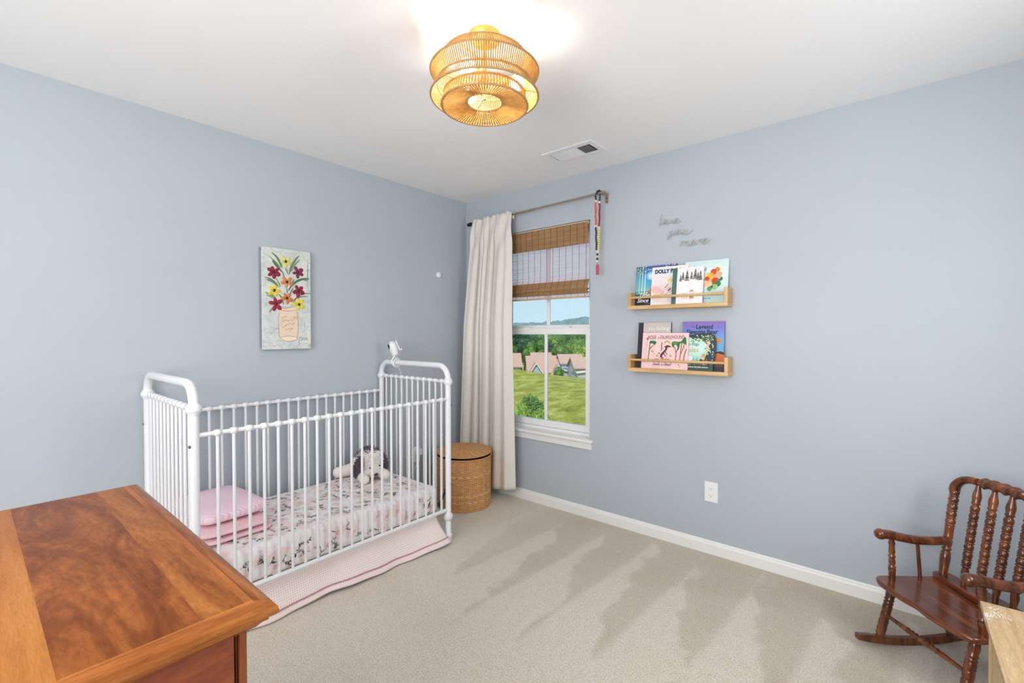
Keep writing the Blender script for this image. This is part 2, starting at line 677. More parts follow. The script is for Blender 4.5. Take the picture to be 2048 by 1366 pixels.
m = MB(); m.box(WX0 + 0.06, WX1 - 0.06, 0.0715, 0.0745, 0.62, 1.31); m.build('glass_pane', mg, wroot)
m = MB(); m.box(WX0 + 0.055, WX1 - 0.055, 0.1015, 0.1045, 1.35, 2.05); m.build('glass_pane', mg, wroot)
for lx in (0.62, 1.0):
    m = MB(); m.box(lx - 0.03, lx + 0.03, 0.064, 0.084, 1.345, 1.352)
    m.tube([(lx - 0.02, 0.074, 1.354), (lx + 0.005, 0.070, 1.358), (lx + 0.035, 0.062, 1.357)], [0.006, 0.006, 0.004], 8)
    m.build('sash_lock', M['vinyl'], wroot)
m = MB(); m.box(WX0 - 0.034, WX1 + 0.034, -0.036, 0.0, WZ0 - 0.010, WZ0 + 0.012); m.box(WX0, WX1, -0.001, 0.062, WZ0 - 0.010, WZ0 + 0.012)
m.build('window_sill', M['trim'], wroot, bevel=0.006, seg=3)
m = MB(); m.hexa([(WX0 - 0.012, -0.012, 0.484), (WX1 + 0.012, -0.012, 0.484), (WX1 + 0.018, 0, 0.484), (WX0 - 0.018, 0, 0.484),
                  (WX0 - 0.018, -0.019, 0.535), (WX1 + 0.018, -0.019, 0.535), (WX1 + 0.018, 0, 0.535), (WX0 - 0.018, 0, 0.535)])
m.build('apron', M['trim'], wroot, bevel=0.002)

# ---------------------------------------------------------------- outdoors
def ground_z(x, y):
    z = -3.35 + 0.30 * math.exp(-((y - 33) / 12.0) ** 2)
    z += 0.28 * noise.noise(Vector((x * 0.06, y * 0.06, 3.1))) + 0.10 * noise.noise(Vector((x * 0.2, y * 0.2, 1.7)))
    z += 0.55 * math.exp(-(((x + 14) * 0.7 + (y - 24)) / 5.0) ** 2) * (1 if x < 0 else math.exp(-x / 6))
    if y > 34:
        z -= 0.15 * (y - 34) * min(1, (y - 34) / 10.0)
    return max(z, -18.0)


m = MB()
m.grid(lambda u, v: Vector((-190 + 230 * u, 5.0 + 245 * v * v, ground_z(-190 + 230 * u, 5.0 + 245 * v * v))), 120, 110)
mgr, nt, bs = nodes('meadow_grass')
vec = mapped(nt)
f1 = noise_tex(nt, vec, 0.22, 3, 0.6); f2 = noise_tex(nt, mapped(nt, (1, 0.6, 1)), 1.1, 8, 0.8); f3 = noise_tex(nt, vec, 0.7, 4, 0.6, 0.6)
c = ramp(nt, f2, [(0.28, lin((98, 102, 32))), (0.5, lin((166, 162, 74))), (0.72, lin((226, 216, 140)))])
c = mix(nt, 0.5, c, ramp(nt, f1, [(0.35, (0.40, 0.44, 0.34)), (0.65, (0.62, 0.60, 0.52))]), 'OVERLAY')
c = mix(nt, ramp(nt, f3, [(0.60, (0, 0, 0)), (0.72, (0.5, 0.5, 0.5))]), c, lin((178, 160, 110)))
nt.links.new(c, bs.inputs['Base Color']); bs.inputs['Roughness'].default_value = 0.9; bs.inputs['Specular IOR Level'].default_value = 0.1
bump(nt, bs, f2, 1.0, 0.25)
lawn = m.build('lawn', mgr, at=(0, 5, -2.9)); struct(lawn)
lawn['label'] = 'sunlit grassy slope rising to a crest outside the window'

# far wooded hills
def hill_fn(depth, zbase, ztop, amp, seed):
    def fn(u, v):
        px = 900 + 420 * u
        p = at_px(px, depth)
        h = ztop(px) + amp * (noise.noise(Vector((px * 0.06, seed, 0))) + 0.6 * noise.noise(Vector((px * 0.19, seed, 4))) + 0.35 * noise.noise(Vector((px * 0.5, seed, 9))))
        yy = depth + 90 * (1 - v)
        q = Vector((p.x, p.y, 0)) + Vector((-0.58, 0.82, 0)) * (v - 0.0) * 120
        q.z = zbase + (h - zbase) * math.sin(v * PI / 2) + amp * 0.8 * v * (1 - v) * noise.noise(Vector((px * 0.35, v * 14, seed)))
        return q
    return fn


mh = plain('hazy_forest', (112, 130, 130), 0.95, var=0.25, vscale=0.06)  # distance haze is put into the forest colour
m = MB(); m.grid(hill_fn(640, -30, lambda px: 23 + 9 * max(0, (px - 1085) / 100), 3.4, 2.0), 220, 14)
o = struct(m.build('hills', mh)); o['label'] = 'hazy blue-green wooded ridge on the horizon'
mh2 = plain('nearer_forest', (92, 120, 66), 0.95, var=0.4, vscale=0.16)
m = MB(); m.grid(hill_fn(300, -24, lambda px: 0.6 + 1.2 * math.sin(px * 0.05), 2.4, 7.0), 260, 20)
o = struct(m.build('hills', mh2)); o['label'] = 'green forest belt below the hazy ridge'

# trees
LEAF = [plain('dark_foliage', (62, 98, 66), 0.8, var=0.45, vscale=2.0), plain('green_foliage', (98, 132, 60), 0.8, var=0.45, vscale=2.0),
        plain('bright_foliage', (140, 168, 72), 0.8, var=0.4, vscale=2.0)]
BARK = plain('bark', (84, 70, 56), 0.9)


def crown_mesh(seed, leaf, size=1.0):
    rnd = random.Random(seed)
    m = MB()
    for k in range(26):
        th, ph = rnd.uniform(0, 2 * PI), math.acos(rnd.uniform(-0.55, 1))
        rr = rnd.uniform(0.45, 0.85)
        c = Vector((rr * math.sin(ph) * math.cos(th), rr * math.sin(ph) * math.sin(th), rr * math.cos(ph) * 0.95))
        q = rnd.uniform(0.22, 0.40)
        def fn(u, v, c=c, q=q, s=seed + k):
            d = Vector((math.sin(PI * v) * math.cos(2 * PI * u), math.sin(PI * v) * math.sin(2 * PI * u), math.cos(PI * v)))
            return c + d * q * (1 + 0.35 * noise.noise(d * 2.6 + Vector((s, 0, 0))) + 0.2 * noise.noise(d * 7 + Vector((0, s, 0))))
        m.grid(fn, 12, 8, closeu=True, smooth=False)
    for k in range(3600):
        th, ph = rnd.uniform(0, 2 * PI), math.acos(rnd.uniform(-0.8, 1))
        rr = rnd.uniform(0.85, 1.14)
        c = Vector((rr * math.sin(ph) * math.cos(th), rr * math.sin(ph) * math.sin(th), rr * math.cos(ph)))
        c *= 1 + 0.22 * noise.noise(c * 2.2 + Vector((seed, 0, 0)))
        d1 = Vector((rnd.uniform(-1, 1), rnd.uniform(-1, 1), rnd.uniform(-1, 1))).normalized()
        d2 = d1.orthogonal().normalized()
        q = leaf * rnd.uniform(0.6, 1.3)
        m.add([c - d1 * q, c + d2 * q * 0.5, c + d1 * q, c - d2 * q * 0.5], [(0, 1, 2, 3)])
    return m


ORD = ['first', 'second', 'third', 'fourth', 'fifth', 'sixth', 'seventh', 'eighth', 'ninth', 'tenth', 'eleventh', 'twelfth']
KIND = ['dark blue-green', 'mid green', 'bright yellow-green']
crown_data = {}


def tree(name, px, Y, top_py, w, kind, label, group, cat='tree', trunk=True, zb=None):
    p = at_px(px, Y)
    top = CAM.z + (666.5 - top_py) / FPX * (p - CAM).dot(Vector((-math.sin(YAW), math.cos(YAW), 0)))
    g = ground_z(p.x, p.y) if zb is None else zb
    r = thing(name, (p.x, p.y, g), label, cat, group)
    hc = (top - g)
    rz_ = min(hc * 0.5, w * 0.60) if trunk else hc * 0.62
    key = (kind, int(px) % 3, trunk)
    if key not in crown_data:
        o = crown_mesh(11 + kind * 5 + int(px) % 3, 0.048 if trunk else 0.085).build('foliage', LEAF[kind], r, local=True)
        crown_data[key] = o.data
    else:
        o = bpy.data.objects.new('foliage', crown_data[key]); COL.objects.link(o); o.parent = r
    o.location = (0, 0, hc - rz_ * 0.98)
    o.scale = (w / 2, w / 2, rz_)
    o.rotation_euler = (0, 0, px * 1.7)
    if trunk:
        t = MB(); t.tube([(0, 0, 0), (0.1, 0, hc * 0.3), (0, 0.1, hc * 0.6)], [w * 0.05, w * 0.04, w * 0.02], 8)
        t.build('trunk', BARK, r, local=True)
    return r


near_row = [(1008, 116, 676, 8.5, 1), (1034, 127, 668, 10.0, 0), (1054, 138, 671, 10.0, 0), (1071, 116, 680, 8.0, 1), (1089, 127, 682, 9.0, 0), (1104, 138, 684, 9.0, 2),
            (1122, 116, 691, 7.5, 1), (1138, 127, 692, 8.0, 2), (1154, 138, 681, 10.0, 1), (1174, 116, 686, 7.5, 2), (1194, 127, 680, 9.0, 1)]
for i, (px, Y, tp, w, k) in enumerate(near_row):
    tree('broadleaf_tree', px, Y, tp, w, k, '%s broadleaf tree, %s from the curtain in the row behind the houses' % (KIND[k], ORD[i]), 'trees right behind the houses')
far_row = [(1016, 156, 671, 10, 1), (1042, 170, 668, 11, 0), (1066, 184, 671, 11, 0), (1088, 156, 672, 10, 1), (1110, 170, 670, 11, 1), (1132, 184, 669, 12, 0), (1156, 156, 668, 10, 1), (1180, 170, 668, 11, 1)]
for i, (px, Y, tp, w, k) in enumerate(far_row):
    tree('woodland_tree', px, Y, tp, w, k, '%s woodland tree farther back, %s from the curtain below the ridge' % (KIND[k], ORD[i]), 'trees below the distant ridge')
tree('garden_tree', 1117.5, 88, 734, 2.4, 1, 'small round dark green tree in front of the house gables', None, 'tree')
for i, (px, Y, tp, w, k) in enumerate([(1040, 12.6, 812, 1.0, 2), (1062, 14.4, 798, 1.2, 1), (1081, 13.4, 822, 0.8, 2)]):
    tree('leafy_shrub', px, Y, tp, w, k, ['bright leafy shrub below the window beside the curtain edge', 'taller green leafy shrub, middle of the three below the window',
         'low leafy shrub nearest the lower window bar'][i], 'shrubs below the window', 'shrub', trunk=False)

# houses
M['roof'] = plain('tan_roof_shingles', (190, 152, 136), 0.85, var=0.10, vscale=3)
M['siding'] = plain('pale_grey_siding', (176, 180, 190), 0.8, var=0.04)
M['hwin'] = plain('house_window_glass', (84, 96, 112), 0.2)
M['rooftrim'] = plain('white_fascia', (232, 232, 234), 0.6)


def gable(w, d, z0, z1, z2, over=0.4):
    """a roof whose ridge runs along x"""
    r = MB()
    for sgn in (-1, 1):
        r.hexa([(-w / 2 - over, sgn * (d / 2 + over), z1 - 0.25), (w / 2 + over, sgn * (d / 2 + over), z1 - 0.25), (w / 2 + over, 0, z2), (-w / 2 - over, 0, z2),
                (-w / 2 - over, sgn * (d / 2 + over), z1), (w / 2 + over, sgn * (d / 2 + over), z1), (w / 2 + over, 0, z2 + 0.25), (-w / 2 - over, 0, z2 + 0.25)])
    return r


def house(px, Y, w, d, ridge_py, eave_py, label, gables=(), windows=(), extra=None):
    p = at_px(px, Y)
    dep = (p - CAM).dot(Vector((-math.sin(YAW), math.cos(YAW), 0)))
    zr = CAM.z + (666.5 - ridge_py) / FPX * dep
    ze = CAM.z + (666.5 - eave_py) / FPX * dep
    g = min(ground_z(p.x, p.y), ze - 2.6)
    h = thing('house', (p.x, p.y, g), label, 'house', 'houses beyond the lawn', rz=YAW + R(4))
    wl = MB()
    e, r_ = ze - g, zr - g
    wl.box(-w / 2, w / 2, -d / 2, d / 2, 0, e)
    for x in (-w / 2, w / 2):
        wl.add([(x, -d / 2, e), (x, d / 2, e), (x, 0, r_)], [(0, 1, 2)])
    wl.build('wall', M['siding'], h, local=True)
    gable(w, d, 0, e, r_).build('roof', M['roof'], h, local=True)
    for gx, gw, gt, gd in gables:          # front wings with their own gable roof
        gm = MB(); zt = r_ * gt
        y0, y1 = -d / 2 - gd, -d / 2 + 1.5
        ee = e * 0.86
        gm.box(gx - gw / 2, gx + gw / 2, y0, y1, 0, ee)
        gm.add([(gx - gw / 2, y0, ee), (gx + gw / 2, y0, ee), (gx, y0, zt)], [(0, 1, 2)])
        gm.build('front_wing', M['siding'], h, local=True)
        rm = MB()
        for sg in (-1, 1):
            rm.hexa([(gx + sg * (gw / 2 + 0.3), y0 - 0.35, ee - 0.3), (gx, y0 - 0.35, zt), (gx, y1 + 2, zt), (gx + sg * (gw / 2 + 0.3), y1 + 2, ee - 0.3),
                     (gx + sg * (gw / 2 + 0.3), y0 - 0.35, ee - 0.05), (gx, y0 - 0.35, zt + 0.25), (gx, y1 + 2, zt + 0.25), (gx + sg * (gw / 2 + 0.3), y1 + 2, ee - 0.05)])
        rm.build('wing_roof', M['roof'], h, local=True)
        tm = MB()
        for sg in (-1, 1):
            tm.hexa([(gx + sg * (gw / 2 + 0.3), y0 - 0.42, ee - 0.32), (gx, y0 - 0.42, zt - 0.02), (gx, y0 - 0.36, zt - 0.02), (gx + sg * (gw / 2 + 0.3), y0 - 0.36, ee - 0.32),
                     (gx + sg * (gw / 2 + 0.3), y0 - 0.42, ee - 0.0), (gx, y0 - 0.42, zt + 0.3), (gx, y0 - 0.36, zt + 0.3), (gx + sg * (gw / 2 + 0.3), y0 - 0.36, ee - 0.0)])
        tm.build('gable_trim', M['rooftrim'], h, local=True)
    for wx, wz, ww, wh in windows:
        wm = MB(); wm.box(wx - ww / 2, wx + ww / 2, -d / 2 - 0.08, -d / 2, e - wz - wh, e - wz)
        wf = wm.build('window', M['rooftrim'], h, local=True)
        pm = MB(); pm.box(wx - ww / 2 + 0.12, wx + ww / 2 - 0.12, -d / 2 - 0.1, -d / 2 - 0.04, e - wz - wh + 0.12, e - wz - 0.12)
        pm.build('pane', M['hwin'], wf, local=True)
    if extra:
        extra(h, e, r_)
    return h


house(1022, 88, 4.4, 8, 708, 731, 'small tan-roofed house half hidden by the curtain edge', windows=[(0.8, 0.5, 0.9, 1.2)])
house(1086, 95, 8.6, 9, 713, 742, 'tan-roofed house with two white-edged front gables', gables=[(-2.6, 3.6, 0.80, 2.0), (3.0, 3.2, 0.74, 2.0)], windows=[(0.3, 0.3, 1.4, 1.3)])
house(1081, 109, 5.6, 7, 706.5, 716, 'tan roof showing just above the two-gabled house')
house(1139, 98, 5.6, 8, 710, 724.5, 'two-storey house with small upper windows under a tan roof', gables=[(-1.9, 2.4, 0.56, 2.5)], windows=[(-1.4, 0.3, 0.8, 1.0), (0.3, 0.3, 0.8, 1.0)])
house(1168, 90, 5.8, 8, 716, 733, 'low tan-roofed house next to the right edge of the glass', gables=[(-1.2, 3.2, 0.62, 2.0)])
# ---------------------------------------------------------------- ceiling light
LX, LY = 1.678, -1.543
SC = 0.978
lt = thing('ceiling_light', (LX, LY, RH), 'golden woven rattan ceiling light in two open tiers', 'ceiling light')


def zz(z):
    return CAM.z + (z - CAM.z) * SC


def ringpt(r, z, a):
    return Vector((LX + r * SC * math.cos(a), LY + r * SC * math.sin(a), zz(z)))


m = MB(); m.lathe((LX, LY, RH), (LX, LY, RH - 0.028), [(0, 0.060), (0.75, 0.060), (1, 0.052)], 32)
m.build('canopy', M['brass'], lt)
m = MB(); m.tube([(LX, LY, RH - 0.026), (LX, LY, zz(2.215))], 0.007, 10); m.build('stem', M['brass'], lt)
TIER1 = [(0.160, 2.372), (0.208, 2.318), (0.184, 2.266), (0.208, 2.224)]
m = MB()
n = 150
for i in range(n):
    a = 2 * PI * i / n
    m.tube([ringpt(r, z, a + 0.006 * k) for k, (r, z) in enumerate(TIER1)], 0.0028, 5, caps=False)
m.build('upper_shade', M['rattan'], lt)
for r, z in TIER1:
    m = MB(); m.tube([ringpt(r, z, 2 * PI * i / 64) for i in range(64)], 0.0042, 8, closed=True)
    m.build('rim', M['ratring'], lt)
TIER2 = [(0.068, 2.206), (0.167, 2.190), (0.156, 2.234)]
m = MB()
n = 92
for i in range(n):
    a = 2 * PI * i / n
    m.tube([ringpt(r, z, a) for r, z in TIER2], [0.0019, 0.0031, 0.0031], 5, caps=False)
for i in range(n // 2):       # wrapped strands between the long ones on the wide part of the disc
    a = 2 * PI * (i + 0.5) / n * 2
    m.tube([ringpt(0.115, 2.198, a), ringpt(0.167, 2.190, a)], 0.0024, 5, caps=False)
m.build('lower_shade', M['rattan'], lt)
for r, z in TIER2:
    m = MB(); m.tube([ringpt(r, z, 2 * PI * i / 64) for i in range(64)], 0.0042, 8, closed=True)
    m.build('rim', M['ratring'], lt)
for k in range(3):            # wires between the tiers and the stem
    a = 0.5 + 2 * PI * k / 3
    for q0, q1 in (((0.006, 2.36), (0.158, 2.371)), ((0.207, 2.226), (0.157, 2.236)), ((0.006, 2.228), (0.154, 2.234))):
        m = MB(); m.tube([ringpt(*q0, a), ringpt(*q1, a)], 0.003, 6); m.build('wire', M['brass'], lt)
mbulb, nt, bs = nodes('lit_bulb_glass')
bs.inputs['Base Color'].default_value = (1, 0.95, 0.85, 1)
bs.inputs['Emission Color'].default_value = (1.0, 0.96, 0.90, 1)
bs.inputs['Emission Strength'].default_value = 110.0
for k in range(3):
    a = 0.75 + 2 * PI * k / 3
    m = MB(); m.tube([ringpt(0.006, 2.300, a), ringpt(0.045, 2.298, a), ringpt(0.072, 2.292, a)], [0.006, 0.006, 0.012], 10)
    m.lathe(ringpt(0.066, 2.293, a), ringpt(0.098, 2.288, a), [(0, 0.012), (0.1, 0.018), (1, 0.018)], 14)
    so = m.build('lamp_socket', M['brass'], lt)
    c = ringpt(0.128, 2.282, a)
    m = MB(); m.ball(c, 0.027, 16, 10); m.build('bulb', mbulb, so)

# ---------------------------------------------------------------- ceiling vent
vx0, vx1, vy0, vy1 = 1.148, 1.508, -0.462, -0.262
vt = thing('ceiling_vent', ((vx0 + vx1) / 2, (vy0 + vy1) / 2, RH), 'white three-section air vent in the ceiling near the window wall', 'air vent')
m = MB()
z0, z1 = RH - 0.0075, RH - 0.0005
m.box(vx0, vx1, vy0, vy0 + 0.042, z0, z1); m.box(vx0, vx1, vy1 - 0.042, vy1, z0, z1)
m.box(vx0, vx0 + 0.036, vy0 + 0.042, vy1 - 0.042, z0, z1); m.box(vx1 - 0.036, vx1, vy0 + 0.042, vy1 - 0.042, z0, z1)
iw = (vx1 - vx0 - 0.072) / 3
for k in (1, 2):
    x = vx0 + 0.036 + iw * k
    m.box(x - 0.006, x + 0.006, vy0 + 0.042, vy1 - 0.042, z0, z1)
m.build('vent_frame', M['white'], vt, bevel=0.002)
m = MB(); m.box(vx0 + 0.036, vx1 - 0.036, vy0 + 0.042, vy1 - 0.042, RH - 0.0035, RH - 0.0008); m.build('duct_shade_plate', M['dark'], vt)  # dark plate below the ceiling stands in for the duct's shade
for k in range(3):
    m = MB()
    xa, xb = vx0 + 0.042 + iw * k, vx0 + 0.030 + iw * (k + 1)
    if k == 1:
        for j in range(9):
            y = vy0 + 0.048 + j * 0.0125
            m.hexa([(xa, y + 0.009, z0), (xb, y + 0.009, z0), (xb, y + 0.0115, z0), (xa, y + 0.0115, z0), (xa, y, z1 - 0.003), (xb, y, z1 - 0.003), (xb, y + 0.0022, z1 - 0.003), (xa, y + 0.0022, z1 - 0.003)])
    else:
        for j in range(8):
            x = xa + 0.002 + j * (xb - xa - 0.006) / 7.4
            s = 0.010 if k == 0 else -0.007
            m.hexa([(x, vy0 + 0.042, z0), (x + 0.002, vy0 + 0.042, z0), (x + 0.002, vy1 - 0.042, z0), (x, vy1 - 0.042, z0),
                    (x + s, vy0 + 0.042, z1 - 0.001), (x + s + 0.002, vy0 + 0.042, z1 - 0.001), (x + s + 0.002, vy1 - 0.042, z1 - 0.001), (x + s, vy1 - 0.042, z1 - 0.001)])
    m.build('louvre_bank', M['white'], vt)

# ---------------------------------------------------------------- curtain rod, curtain
RODY = -0.072


def rod_z(x):
    return 2.222 + (x - 0.09) * (0.025 / 1.28)


rd = thing('curtain_rod', (0.73, RODY, 2.235), 'slim brushed bronze curtain rod above the window', 'curtain rod')
m = MB(); m.tube([(0.16, RODY, rod_z(0.16)), (0.80, RODY, rod_z(0.80))], 0.0085, 14); m.build('rod', M['bronze'], rd)
m = MB(); m.tube([(0.78, RODY, rod_z(0.78)), (1.385, RODY, rod_z(1.385))], 0.0070, 14); m.build('inner_rod', M['bronze'], rd)
m = MB(); m.lathe((0.092, RODY, rod_z(0.09)), (0.165, RODY, rod_z(0.165)), [(0, 0.008), (0.06, 0.015), (0.55, 0.0165), (0.62, 0.010), (0.72, 0.0125), (1, 0.0105)], 16)
tag(m.build('finial', M['dark_bronze'], rd), 'dark end cap of the rod')
for bx in (1.365, 0.20):
    m = MB(); m.hexa([(bx - 0.011, -0.004, rod_z(bx) - 0.055), (bx + 0.011, -0.004, rod_z(bx) - 0.055), (bx + 0.011, 0, rod_z(bx) - 0.055), (bx - 0.011, 0, rod_z(bx) - 0.055),
                      (bx - 0.011, -0.004, rod_z(bx) + 0.012), (bx + 0.011, -0.004, rod_z(bx) + 0.012), (bx + 0.011, 0, rod_z(bx) + 0.012), (bx - 0.011, 0, rod_z(bx) + 0.012)])
    m.tube([(bx, -0.003, rod_z(bx) - 0.004), (bx, RODY - 0.004, rod_z(bx) - 0.004)], 0.006, 10)
    m.lathe((bx - 0.022, RODY, rod_z(bx)), (bx + 0.024, RODY, rod_z(bx)), [(0, 0.0105), (1, 0.0105)], 14)
    for q in (0.022, 0.044):
        m.lathe((bx, -0.004, rod_z(bx) - q), (bx, -0.007, rod_z(bx) - q), [(0, 0.0045), (1, 0.003)], 10, 1)
    m.build('wall_bracket', [M['bronze'], M['dark_bronze']], rd)

mc, nt, bs = nodes('oatmeal_linen')
vec = mapped(nt)
wx = noise_tex(nt, mapped(nt, (180, 180, 9)), 4.0, 3, 0.6); wz = noise_tex(nt, mapped(nt, (9, 9, 180)), 4.0, 3, 0.6)
mm = N(nt, 'ShaderNodeMath', operation='ADD'); nt.links.new(wx, mm.inputs[0]); nt.links.new(wz, mm.inputs[1])
c = ramp(nt, mm.outputs[0], [(0.55, lin((190, 183, 174))), (0.8, lin((216, 210, 203))), (1.05, lin((228, 223, 216)))])
nt.links.new(c, bs.inputs['Base Color']); bs.inputs['Roughness'].default_value = 0.9; bs.inputs['Specular IOR Level'].default_value = 0.15
bump(nt, bs, mm.outputs[0], 0.25, 0.002)
M['linen'] = mc


VALLEYS = [(0.075, 0.012, 0.75), (0.215, 0.016, 1.0), (0.345, 0.011, 0.8), (0.455, 0.013, 1.0), (0.590, 0.016, 1.15)]


def fold(s, t):
    """depth of the cloth towards the wall: 0 on the fronts of the folds, about 1 down in the creases"""
    f = 0.0
    for c, w, d in VALLEYS:
        cc = c + 0.018 * math.sin(4 * c * 9 + 2.2 * t)
        f = max(f, d * math.exp(-abs((s - cc) / (w * (0.9 + 0.5 * t))) ** 1.5))
    f += 0.10 * math.sin(31 * s + 2 * t) + 0.35 * max(0, s - 0.90) * 10 * (0.6 + 0.4 * t)
    if s > 0.62:
        f -= 0.16 * math.sin(PI * (s - 0.62) / 0.38)
    return f


def curtain(u, v):
    s = u
    t = max(0.0, (v - 0.06) / 0.94)
    e = t ** 0.75
    x = (0.178 + 0.415 * s) * (1 - e) + (0.050 + 0.600 * s) * e
    z_top = rod_z(x) + 0.022 + 0.006 * math.sin(s * 23) + 0.004 * math.sin(s * 51)
    z_bot = 0.085 + 0.012 * math.sin(s * 7 + 1)
    if v < 0.06:             # rod pocket: up over the rod from behind
        a = v / 0.06
        y = RODY + 0.020 - 0.036 * a
        z = z_top - 0.050 * (1 - math.sin(a * PI / 2))
        return Vector((x, y - 0.006 + 0.012 * fold(s, 0), z))
    z = z_top + (z_bot - z_top) * t
    amp = 0.018 + 0.068 * min(1, t * 4.0)
    y = RODY - 0.022 - 0.054 * min(1, t * 2.5) + amp * fold(s, t)
    for c, w, d in VALLEYS:       # cloth leans over its creases
        x -= 0.016 * d * math.exp(-((s - c - 0.022) / 0.022) ** 2) * min(1, t * 3)
    # loose gathers under the rod
    y -= 0.014 * math.exp(-((t - 0.07) / 0.05) ** 2) * math.sin(19 * s + 30 * t)
    return Vector((x, min(y, -0.046 if t > 0.02 else y), z))


m = MB(); m.grid(curtain, 320, 80)
cu = m.build('curtain', M['linen'], at=(0.38, RODY, 0.08), solid=0.003)
tag(cu, 'oatmeal linen curtain panel gathered at the left of the window', 'curtain')

# ---------------------------------------------------------------- bamboo shade
mr, nt, bs = nodes('split_bamboo')
vec = mapped(nt, (1.2, 6, 260))
f = noise_tex(nt, vec, 2.2, 4, 0.7)
c = ramp(nt, f, [(0.3, lin((160, 116, 76))), (0.5, lin((198, 154, 108))), (0.7, lin((224, 188, 144)))])
nt.links.new(c, bs.inputs['Base Color']); bs.inputs['Roughness'].default_value = 0.6
tl = N(nt, 'ShaderNodeBsdfTranslucent'); nt.links.new(c, tl.inputs[0]); mx = N(nt, 'ShaderNodeMixShader'); mx.inputs[0].default_value = 0.42
nt.links.new(bs.outputs[0], mx.inputs[1]); nt.links.new(tl.outputs[0], mx.inputs[2]); nt.links.new(mx.outputs[0], nt.nodes['Material Output'].inputs['Surface'])
M['bamboo'] = mr
mt_ = mr.copy(); mt_.name = 'backlit_split_bamboo'; M['backlit_reed'] = mt_  # paler copy: sky glow through the reeds is put into the colour
for n_ in mt_.node_tree.nodes:
    if n_.type == 'MIX_SHADER':
        n_.inputs[0].default_value = 0.6
    if n_.type == 'VALTORGB':
        for e_, c_ in zip(n_.color_ramp.elements, ((240, 218, 222), (252, 238, 244), (255, 248, 252))):
            e_.color = (*lin(c_), 1)
M['cord'] = plain('brown_thread', (98, 66, 44), 0.9)
SX0, SX1 = 0.400, 1.212
sh = thing('bamboo_shade', (0.806, 0.035, WZ1), 'woven bamboo roman shade half lowered inside the window opening', 'window shade')
rnd = random.Random(3)


def reeds(m, path, pitch, hgt, mat=0, thick=0.0016, jitter=0.25):
    """thin reeds laid across a path of (y, z) points"""
    pts = [Vector((0, y, z)) for y, z in path]
    seg = [(pts[i + 1] - pts[i]).length for i in range(len(pts) - 1)]
    L = sum(seg); d = 0.0
    while d < L:
        q, i = d, 0
        while i < len(seg) - 1 and q > seg[i]:
            q -= seg[i]; i += 1
        t = (pts[i + 1] - pts[i]).normalized()
        c = pts[i] + t * q
        nrm = Vector((0, -t.z, t.y))
        h = hgt * rnd.uniform(1 - jitter, 1 + jitter) / 2
        sag = rnd.uniform(-0.0007, 0.0007)
        K = 6
        vv = []
        for k in range(K + 1):
            x = SX0 + (SX1 - SX0) * k / K
            w = Vector((0, 0, sag * math.sin(k * 1.7 + d * 400)))
            for a, bb in ((-1, -1), (1, -1), (1, 1), (-1, 1)):
                vv.append(Vector((x, 0, 0)) + c + w + t * (h * a) + nrm * (thick / 2 * bb))
        ff = []
        for k in range(K):
            for j in range(4):
                ff.append((k * 4 + j, k * 4 + (j + 1) % 4, k * 4 + 4 + (j + 1) % 4, k * 4 + 4 + j))
        m.add(vv, ff, mat)
        d += pitch


def cords(m, path, mat=1, off=0.0018):
    for k in range(14):
        x = SX0 + 0.03 + k * 0.0578
        m.tube([(x, y - off, z) for y, z in path], 0.0012, 5, mat=mat)


m = MB(); m.box(SX0 - 0.008, SX1 + 0.004, 0.012, 0.045, WZ1 - 0.024, WZ1 - 0.003); m.build('headrail', plain('cream_headrail', (222, 206, 182), 0.6), sh)
val = [(0.008, WZ1 - 0.012), (0.010, 1.943)]
m = MB(); reeds(m, val, 0.0027, 0.0028); cords(m, val); m.build('valance', [M['bamboo'], M['cord']], sh)
lin_p = [(0.0105, WZ1 - 0.014), (0.0125, 1.950)]
m = MB(); m.box(SX0, SX1, 0.0125, 0.0135, 1.946, WZ1 - 0.014); m.build('valance_lining', plain('tan_lining', (196, 152, 104), 0.8), sh)
mid = [(0.038, WZ1 - 0.02), (0.038, 1.72), (0.030, 1.690), (0.012, 1.640), (0.006, 1.622)]
m = MB(); reeds(m, mid[:3], 0.0034, 0.0021); cords(m, mid[:3]); m.build('shade_panel', [M['backlit_reed'], M['cord']], sh)
fold1 = [(0.028, 1.690), (0.012, 1.645), (0.004, 1.626), (0.012, 1.616), (0.024, 1.630)]
m = MB(); reeds(m, fold1, 0.0027, 0.0028); cords(m, fold1[:3]); m.build('fold', [M['bamboo'], M['cord']], sh)
fold2 = [(0.026, 1.625), (0.010, 1.612), (0.002, 1.600), (0.010, 1.592), (0.026, 1.605)]
m = MB(); reeds(m, fold2, 0.0027, 0.0028); cords(m, fold2[:3]); m.build('fold', [M['bamboo'], M['cord']], sh)
hem = [(0.022, 1.600), (0.020, 1.572)]
m = MB(); reeds(m, hem, 0.0034, 0.0021); cords(m, hem); m.build('hem_panel', [M['backlit_reed'], M['cord']], sh)
m = MB(); m.box(SX0, SX1, 0.013, 0.026, 1.562, 1.573); m.build('bottom_slat', plain('tan_slat', (206, 160, 120), 0.5), sh, bevel=0.002)

# ---------------------------------------------------------------- bead garland on the rod end
gd = thing('bead_garland', (1.352, RODY, rod_z(1.35)), 'long garland of coloured wooden beads with a pink pendant hung on the rod end', 'bead garland')
BC = {'g': (18, 44, 48), 'p': (240, 214, 196), 'o': (216, 96, 72), 'r': (146, 20, 56), 'n': (52, 36, 100), 'y': (224, 206, 84)}
BM = {k: plain('painted_wood_bead', v, 0.3, var=0.03) for k, v in BC.items()}
bead_mesh = {}


